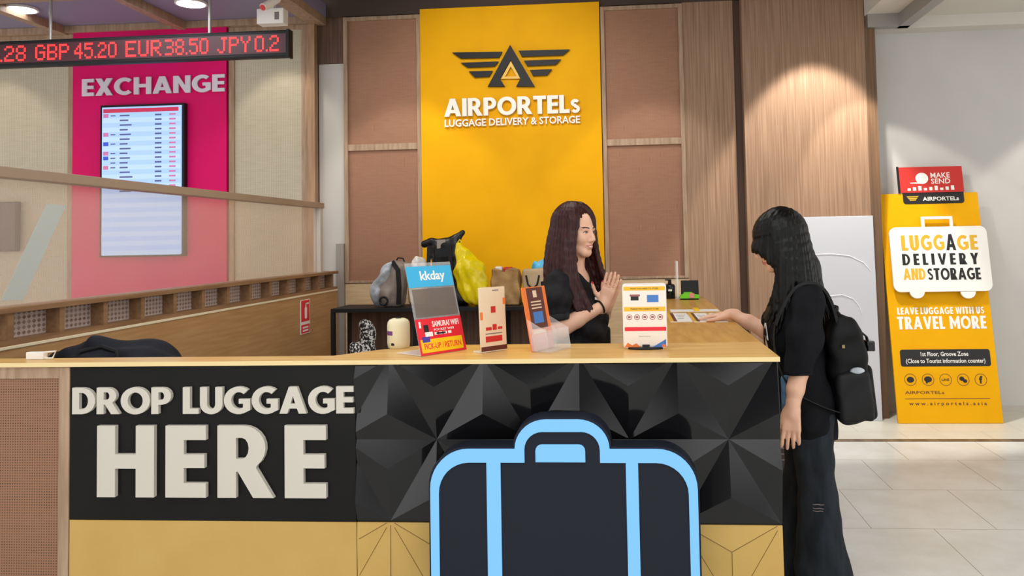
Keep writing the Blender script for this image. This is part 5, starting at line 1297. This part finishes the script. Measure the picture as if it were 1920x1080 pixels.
for az, ex, ey, ez in ((64, .118, .088, 1.345), (60, .132, .084, 1.37), (56, .145, .078, 1.385), (51, .156, .072, 1.40), (46, .166, .066, 1.41), (41, .174, .060, 1.425), (36, .180, .053, 1.43), (30, .186, .045, 1.42), (23, .190, .034, 1.44), (15, .192, .02, 1.435), (5, .193, .008, 1.445)):
    sp.append((az, 1.0, (ex, ey, ez), .010, .0025, (.004, .004, 0)))
locks(v, hc2, HR2, HS2, sp)
v.strands(.0011, (.03, 0, 1.45), 36)
P = lambda x, y, z: np.array(hc2)+HR2 @ (np.array((x, y, z))*HS2)
v.ell(P(.108, 0, -.075), (.045*HS2, .060*HS2, .060*HS2), .006, 'cut', R=HR2); v.cap((.185, .16, 1.355), (.185, -.16, 1.355), .040, .040, .006, 'cut'); v.cap((.21, .16, 1.385), (.21, -.16, 1.385), .045, .045, .006, 'cut')
soft('hair', v, M['hair_black'], cus)

# ------------------------------------------------------------------ the customer's backpack
bpk = thing('backpack', 'black roll top backpack on the back of the customer', 'backpack', CU_ROOT+Vector((.20, 0, .72)), CU_RZ)
bpk.location = (CU_ROOT.x+.20, CU_ROOT.y, .72); XF[bpk] = Matrix.Translation(bpk.location) @ Matrix.Rotation(CU_RZ, 4, 'Z')
off = Matrix.Translation((.225, 0, -.72))          # person frame -> backpack frame
bR = np.array(Matrix.Rotation(rad(5), 3, 'Y'))
v = Vol((-.34, -.2, .66), (-.06, .2, 1.26), .006)
v.box((-.182, 0, .945), (.072, .14, .192), .04, .01, R=bR)
v.box((-.168, 0, 1.115), (.048, .12, .05), .03, .03, R=bR)
v.cap((-.148, -.10, 1.16), (-.148, .10, 1.16), .026, .026, .012)
v.ripple(.0045, [((26, 14, 40), .4, 1), ((50, -44, 20), 1.6, .7), ((-20, 40, 66), 3.1, .6)])
v.lo = v.lo+np.array((.225, 0, -.72))
soft('main_body', v, M['nylon'], bpk)
v = Vol((-.34, .08, .70), (-.08, .22, 1.0), .0055)
v.box((-.188, .136, .865), (.066, .024, .098), .02, .01, R=bR); v.ripple(.003, [((40, 20, 50), .4, 1), ((70, -44, 20), 1.6, .7)])
v.lo = v.lo+np.array((.225, 0, -.72)); soft('side_pocket', v, M['strap'], bpk)
v = Vol((-.36, -.15, .70), (-.2, .15, 1.06), .006)
v.box((-.252, 0, .875), (.026, .11, .11), .024, .01, R=bR); v.lo = v.lo+np.array((.225, 0, -.72)); soft('front_pocket', v, M['nylon'], bpk)
def bmb(mb, name, m): mb.bm.transform(off); return local_mb(mb, name, m, bpk)
m = MB(); m.strip([(-.25, .06, 1.02), (-.268, .06, 1.055), (-.26, .06, 1.09), (-.21, .06, 1.135), (-.15, .06, 1.187)], .03, .005, (0, 1, 0)); bmb(m, 'roll_strap', M['strap'])
bmb(MB().box(-.285, -.255, .03, .09, 1.035, 1.075, .004), 'buckle', M['black_gloss'])
bmb(MB().tube([(-.155, -.03, 1.18), (-.16, -.02, 1.205), (-.16, .02, 1.205), (-.155, .03, 1.18)], .007, 6), 'grab_handle', M['strap'])
bmb(MB().box(-.155, -.145, .1365, .1415, 1.055, 1.068), 'logo_tag', M['tag_dull'])
bmb(MB().sph((-.200, .142, .965), .024, (1.2, .6, .7), 12), 'pocket_content', M['silver_bag'])
def over(sg):
    return [(-.115, sg*.09, 1.13), (-.09, sg*.105, 1.22), (-.055, sg*.115, 1.282), (-.005, sg*.12, 1.306), (.05, sg*.12, 1.288), (.098, sg*.118, 1.22), (.135, sg*.112, 1.12), (.128, sg*.13, 1.0), (.08, sg*.165, .90), (-.02, sg*.17, .84), (-.12, sg*.13, .80)]
for sg in (1, -1):
    P3 = [Vector(p) for p in over(sg)]; Q3 = []
    for i in range(len(P3)-1):
        a, b, c_, d = P3[max(0, i-1)], P3[i], P3[i+1], P3[min(len(P3)-1, i+2)]
        for tt in (0, .25, .5, .75):
            Q3.append(.5*((2*b)+(c_-a)*tt+(2*a-5*b+4*c_-d)*tt*tt+(3*b-a-3*c_+d)*tt**3))
    Q3.append(P3[-1]); m = MB(); m.strip(Q3[:24], .055, .012, (0, 1, .2*sg)); m.strip(Q3[23:], .022, .004, (0, 1, .2*sg)); m.bm.transform(Matrix.Translation((-.025, 0, 0))); bmb(m, 'shoulder_strap', M['strap'])

# ================================================================== BAGS
def blob(name, label, cat, loc, builder, m, h=.007, box=((-.3, -.3, -.01), (.3, .3, .6)), group=None, rip=None):
    t = thing(name, label, cat, loc, 0, group); v = Vol(box[0], box[1], h); builder(v)
    if rip: v.ripple(*rip)
    v.plane((0, 0, .001), (0, 0, -1)); soft('bag_body', v, m, t); return t
SZ = 1.012
def spx(px, Y): return at(px, 540, 'Y', Y).x
# taupe backpack with silver cover
x = spx(742, 6.28)
t = blob('backpack', 'taupe and silver backpack sitting on the end of the console shelf', 'backpack', (x, 6.28, SZ),
     lambda v: (v.box((.0, 0, .17), (.085, .10, .175), .05, .01, R=np.array(Matrix.Rotation(rad(14), 3, 'Y'))), v.ell((-.05, -.05, .10), (.07, .09, .10), .03)), M['pack_grey'], .006, ((-.25, -.2, -.01), (.25, .2, .45)), rip=(.004, waves(4, 50, 3)))
v = Vol((-.3, -.2, -.01), (.2, .2, .4), .006); v.ell((-.115, -.06, .11), (.055, .07, .10), .01).chain([(-.12, -.08, .14), (-.06, -.1, .26), (.0, -.09, .33)], [.05, .03, .014], .02); v.ripple(.006, waves(5, 70, 9)); v.plane((0, 0, .001), (0, 0, -1)); soft('silver_cover', v, M['silver_bag'], t)
m = MB().strip([(.05, -.10, .02), (.06, -.115, .15), (.05, -.11, .28), (.0, -.09, .345)], .035, .008, (1, 0, .2)); local_mb(m, 'strap', M['strap'], t)
local_mb(MB().tube([(-.055+.03*math.cos(a), -.135, .05+.03*math.sin(a)) for a in np.linspace(0, 2*PI, 17)[:-1]], .008, 6, True), 'ring', M['black'], t)
local_mb(MB().tube([(.0, 0, .335), (.02, 0, .37), (.06, 0, .365), (.075, 0, .325)], .006), 'grab_handle', M['strap'], t)
# peach tote between
t = blob('tote_bag', 'peach tote bag with a white top behind the leaflet stand', 'bag', (spx(784, 6.40), 6.41, SZ),
     lambda v: v.box((0, 0, .15), (.07, .06, .15), .03, .01), M['beige_bag'], .007, ((-.14, -.12, -.01), (.14, .12, .34)), rip=(.004, waves(4, 40, 5)))
v = Vol((-.1, -.1, .24), (.1, .1, .42), .006); v.ell((0, 0, .31), (.055, .04, .06), .01); v.ripple(.006, waves(4, 90, 6)); soft('tissue_top', v, M['white_plastic'], t)
# black garment-style roll-top bag, tall, with wide flared top
x = spx(840, 6.30)
def blk(v):
    v.box((0, 0, .20), (.115, .085, .22), .05, .01); v.box((.0, 0, .44), (.105, .06, .045), .03, .04); v.box((.02, 0, .06), (.15, .09, .06), .04, .04)
    v.chain([(-.175, 0, .475), (-.12, 0, .490), (-.02, 0, .475), (.06, 0, .50), (.12, 0, .555)], [.022, .034, .045, .036, .018], .03)
    v.chain([(-.1, 0, .40), (-.08, 0, .47)], [.05, .03], .02)
t = blob('backpack', 'tall black roll top backpack standing in front of the yellow backdrop', 'backpack', (x, 6.30, SZ), blk, M['black_bag'], .0065, ((-.26, -.18, -.01), (.26, .18, .62)), rip=(.005, waves(4, 32, 14)))
local_mb(MB().box(-.07, .0, -.062, -.055, .435, .505, .004), 'grey_patch', M['grey_strip'], t)
m = MB(); m.strip([(-.125, -.075, .46), (-.13, -.09, .3), (-.12, -.095, .12)], .03, .006, (1, 0, 0)); local_mb(m, 'strap', M['strap'], t); m = MB(); m.strip([(.03, -.075, .46), (.045, -.09, .3), (.06, -.095, .12)], .03, .006, (1, 0, 0)); local_mb(m, 'strap', M['strap'], t)
# yellow plastic bag
x = spx(886, 6.2)
def yel(v):
    v.ell((.01, 0, .20), (.115, .075, .17), .02); v.ell((.045, 0, .10), (.085, .07, .10), .03); v.chain([(-.09, .02, .47), (-.085, .01, .40), (-.04, 0, .30)], [.012, .035, .09], .04); v.chain([(-.08, 0, .45), (-.02, 0, .40), (.04, 0, .30)], [.014, .02, .05], .03)
t = blob('plastic_bag', 'bright yellow crinkled plastic bag against the black roll top backpack', 'bag', (x, 6.15, SZ), yel, M['plastic_yellow'], .006, ((-.2, -.14, -.01), (.22, .14, .52)), rip=(.006, [((37, 22, 14), .4, 1), ((61, -34, 23), 1.6, .6), ((-23, 60, 47), 3.1, .5), ((90, 10, -33), 1.1, .35)]))
local_mb(MB().tube([(-.09, .02, .455), (-.10, .02, .485), (-.085, .015, .50), (-.072, .01, .48), (-.085, .02, .455)], .007, 6), 'tied_handle', M['plastic_yellow'], t)
# kraft paper bag
x = spx(950, 6.3)
t = thing('paper_bag', 'brown kraft paper bag with small red and white packets on top', 'bag', (x, 6.3, SZ))
v = Vol((-.15, -.12, -.01), (.15, .12, .36), .006); v.box((0, 0, .13), (.105, .075, .145), .012, 0); v.ripple(.0045, waves(5, 40, 21)); v.box((0, 0, .28), (.09, .06, .04), .01, .004, 'cut'); v.plane((0, 0, .001), (0, 0, -1)); soft('bag_body', v, M['kraft'], t)
local_mb(MB().box(-.085, -.03, -.03, .03, .10, .29, .008), 'white_packet', M['white_plastic'], t); local_mb(MB().box(-.02, .05, -.03, .03, .10, .285, .012), 'red_packet', M['red_flag'], t)
# beige shopper with dark handles
x = spx(1006, 6.33)
t = blob('shopper_bag', 'beige shopper bag with dark handles beside the kraft paper bag', 'bag', (x, 6.33, SZ), lambda v: v.box((0, 0, .135), (.10, .07, .135), .02, .01), M['beige_bag'], .006, ((-.15, -.12, -.01), (.15, .12, .32)), rip=(.003, waves(4, 36, 31)))
local_mb(MB().tube([(-.07, -.076, .22), (-.055, -.085, .15), (-.02, -.088, .12), (.015, -.085, .15), (.03, -.076, .22)], .007), 'handle', M['strap'], t)
local_mb(MB().tube([(.055, -.076, .17), (.06, -.088, .13), (.085, -.086, .12), (.095, -.07, .17)], .014), 'navy_knot', M['navy_bag'], t)
t = blob('wrapped_bundle', 'light blue plastic wrapped bundle above the beige shopper bag', 'bundle', (spx(1016, 6.44), 6.415+.05, SZ), lambda v: (v.ell((0, 0, .27), (.085, .05, .065), .01), v.box((0, 0, .12), (.06, .03, .12), .02, .03)), M['blue_bag'], .006, ((-.13, -.09, -.01), (.13, .09, .38)), rip=(.006, waves(5, 70, 33)))
# speckled bundle under the shelf
a = at(683, 668, 'Y', 5.9)
v = Vol((-.2, -.18, -.01), (.18, .18, 1.0), .01); v.chain([(0, 0, .05), (0, 0, .6), (.0, 0, .9)], [.09, .075, .05], .02); v.chain([(-.02, -.02, .55), (-.07, -.03, .74)], [.06, .035], .02)
v.ripple(.008, waves(4, 50, 41)); v.plane((0, 0, .001), (0, 0, -1)); o = soft('speckled_bundle', v, M['speckle'], None); o.location = (a.x, 5.95, 0)
tag(o, 'upright black and white speckled bundle on the floor under the console shelf', 'bundle')
# small dark things under the shelf by the card stand
a = at(975, 640, 'Y', 5.95)
t = blob('shoulder_bag', 'black and white bag on the floor under the shelf by the card stand', 'bag', (a.x, 5.9, 0), lambda v: v.box((0, 0, .33), (.10, .08, .34), .05, .01), M['silver_bag'], .01, ((-.18, -.15, -.01), (.18, .15, .74)), rip=(.006, waves(4, 40, 44)))
local_mb(MB().box(-.03, .03, -.092, -.08, .05, .6, .004), 'black_band', M['black'], t)
# black duffel behind the left counter
def duf(v):
    v.chain([(-.18, 0, .17), (-.03, 0, .18), (.14, .0, .175), (.20, 0, .15)], [.125, .150, .148, .12], .05)
    v.chain([(-.16, -.05, .27), (-.03, -.05, .31), (.12, -.04, .295)], [.03, .035, .03], .03)
a = at(200, 660, 'Y', 3.22)
t = thing('duffel_bag', 'black cloth duffel bag lying on a low stand behind the counter', 'bag', (a.x, 3.25, .79))
v = Vol((-.5, -.25, -.01), (.5, .25, .42), .008); duf(v); v.ripple(.006, [((20, 30, 34), .4, 1), ((34, -24, 20), 1.6, .8), ((-14, 40, 46), 3.1, .6)]); v.plane((0, 0, .001), (0, 0, -1)); soft('bag_body', v, M['navy_bag'], t)
local_mb(MB().tube([(-.10, -.12, .24), (-.06, -.10, .30), (.02, -.09, .318), (.09, -.10, .30), (.12, -.125, .24)], .011), 'handle', M['strap'], t)
t2 = thing('luggage_stand', 'dark wooden luggage stand under the black duffel bag', 'stand', (a.x, 3.25, 0))
MB().box(a.x-.34, a.x+.34, 3.08, 3.44, .75, .79, .004).build('stand_top', M['wood_dark'], t2)
for sx in (-.31, .31):
    for sy in (3.10, 3.42): MB().box(a.x+sx-.018, a.x+sx+.018, sy-.018, sy+.018, 0, .75).build('leg', M['wood_dark'], t2)
# white tag holder on the counter edge
p = at(75, 672, 'Y', 2.87)
t = thing('tag_holder', 'small white plastic tag holder on the counter edge in front of the duffel bag', 'holder', (p.x, 2.87, 1.1))
q0 = at(52, 660, 'Y', 2.87); q1 = at(104, 657, 'Y', 2.87)
MB().box(q0.x, q0.x+(q1.x-q0.x)*.62, 2.86, 2.885, 1.1005, q0.z, .002).build('plate', M['white_plastic'], t)
m = MB(); m.tube([(q0.x+.05, 2.872, q0.z-.003), (q1.x, 2.872, q0.z+.002), (q1.x-.012, 2.872, 1.104), (q0.x+.05, 2.872, 1.104)], .0035, 6); m.build('loop', M['white_plastic'], t)
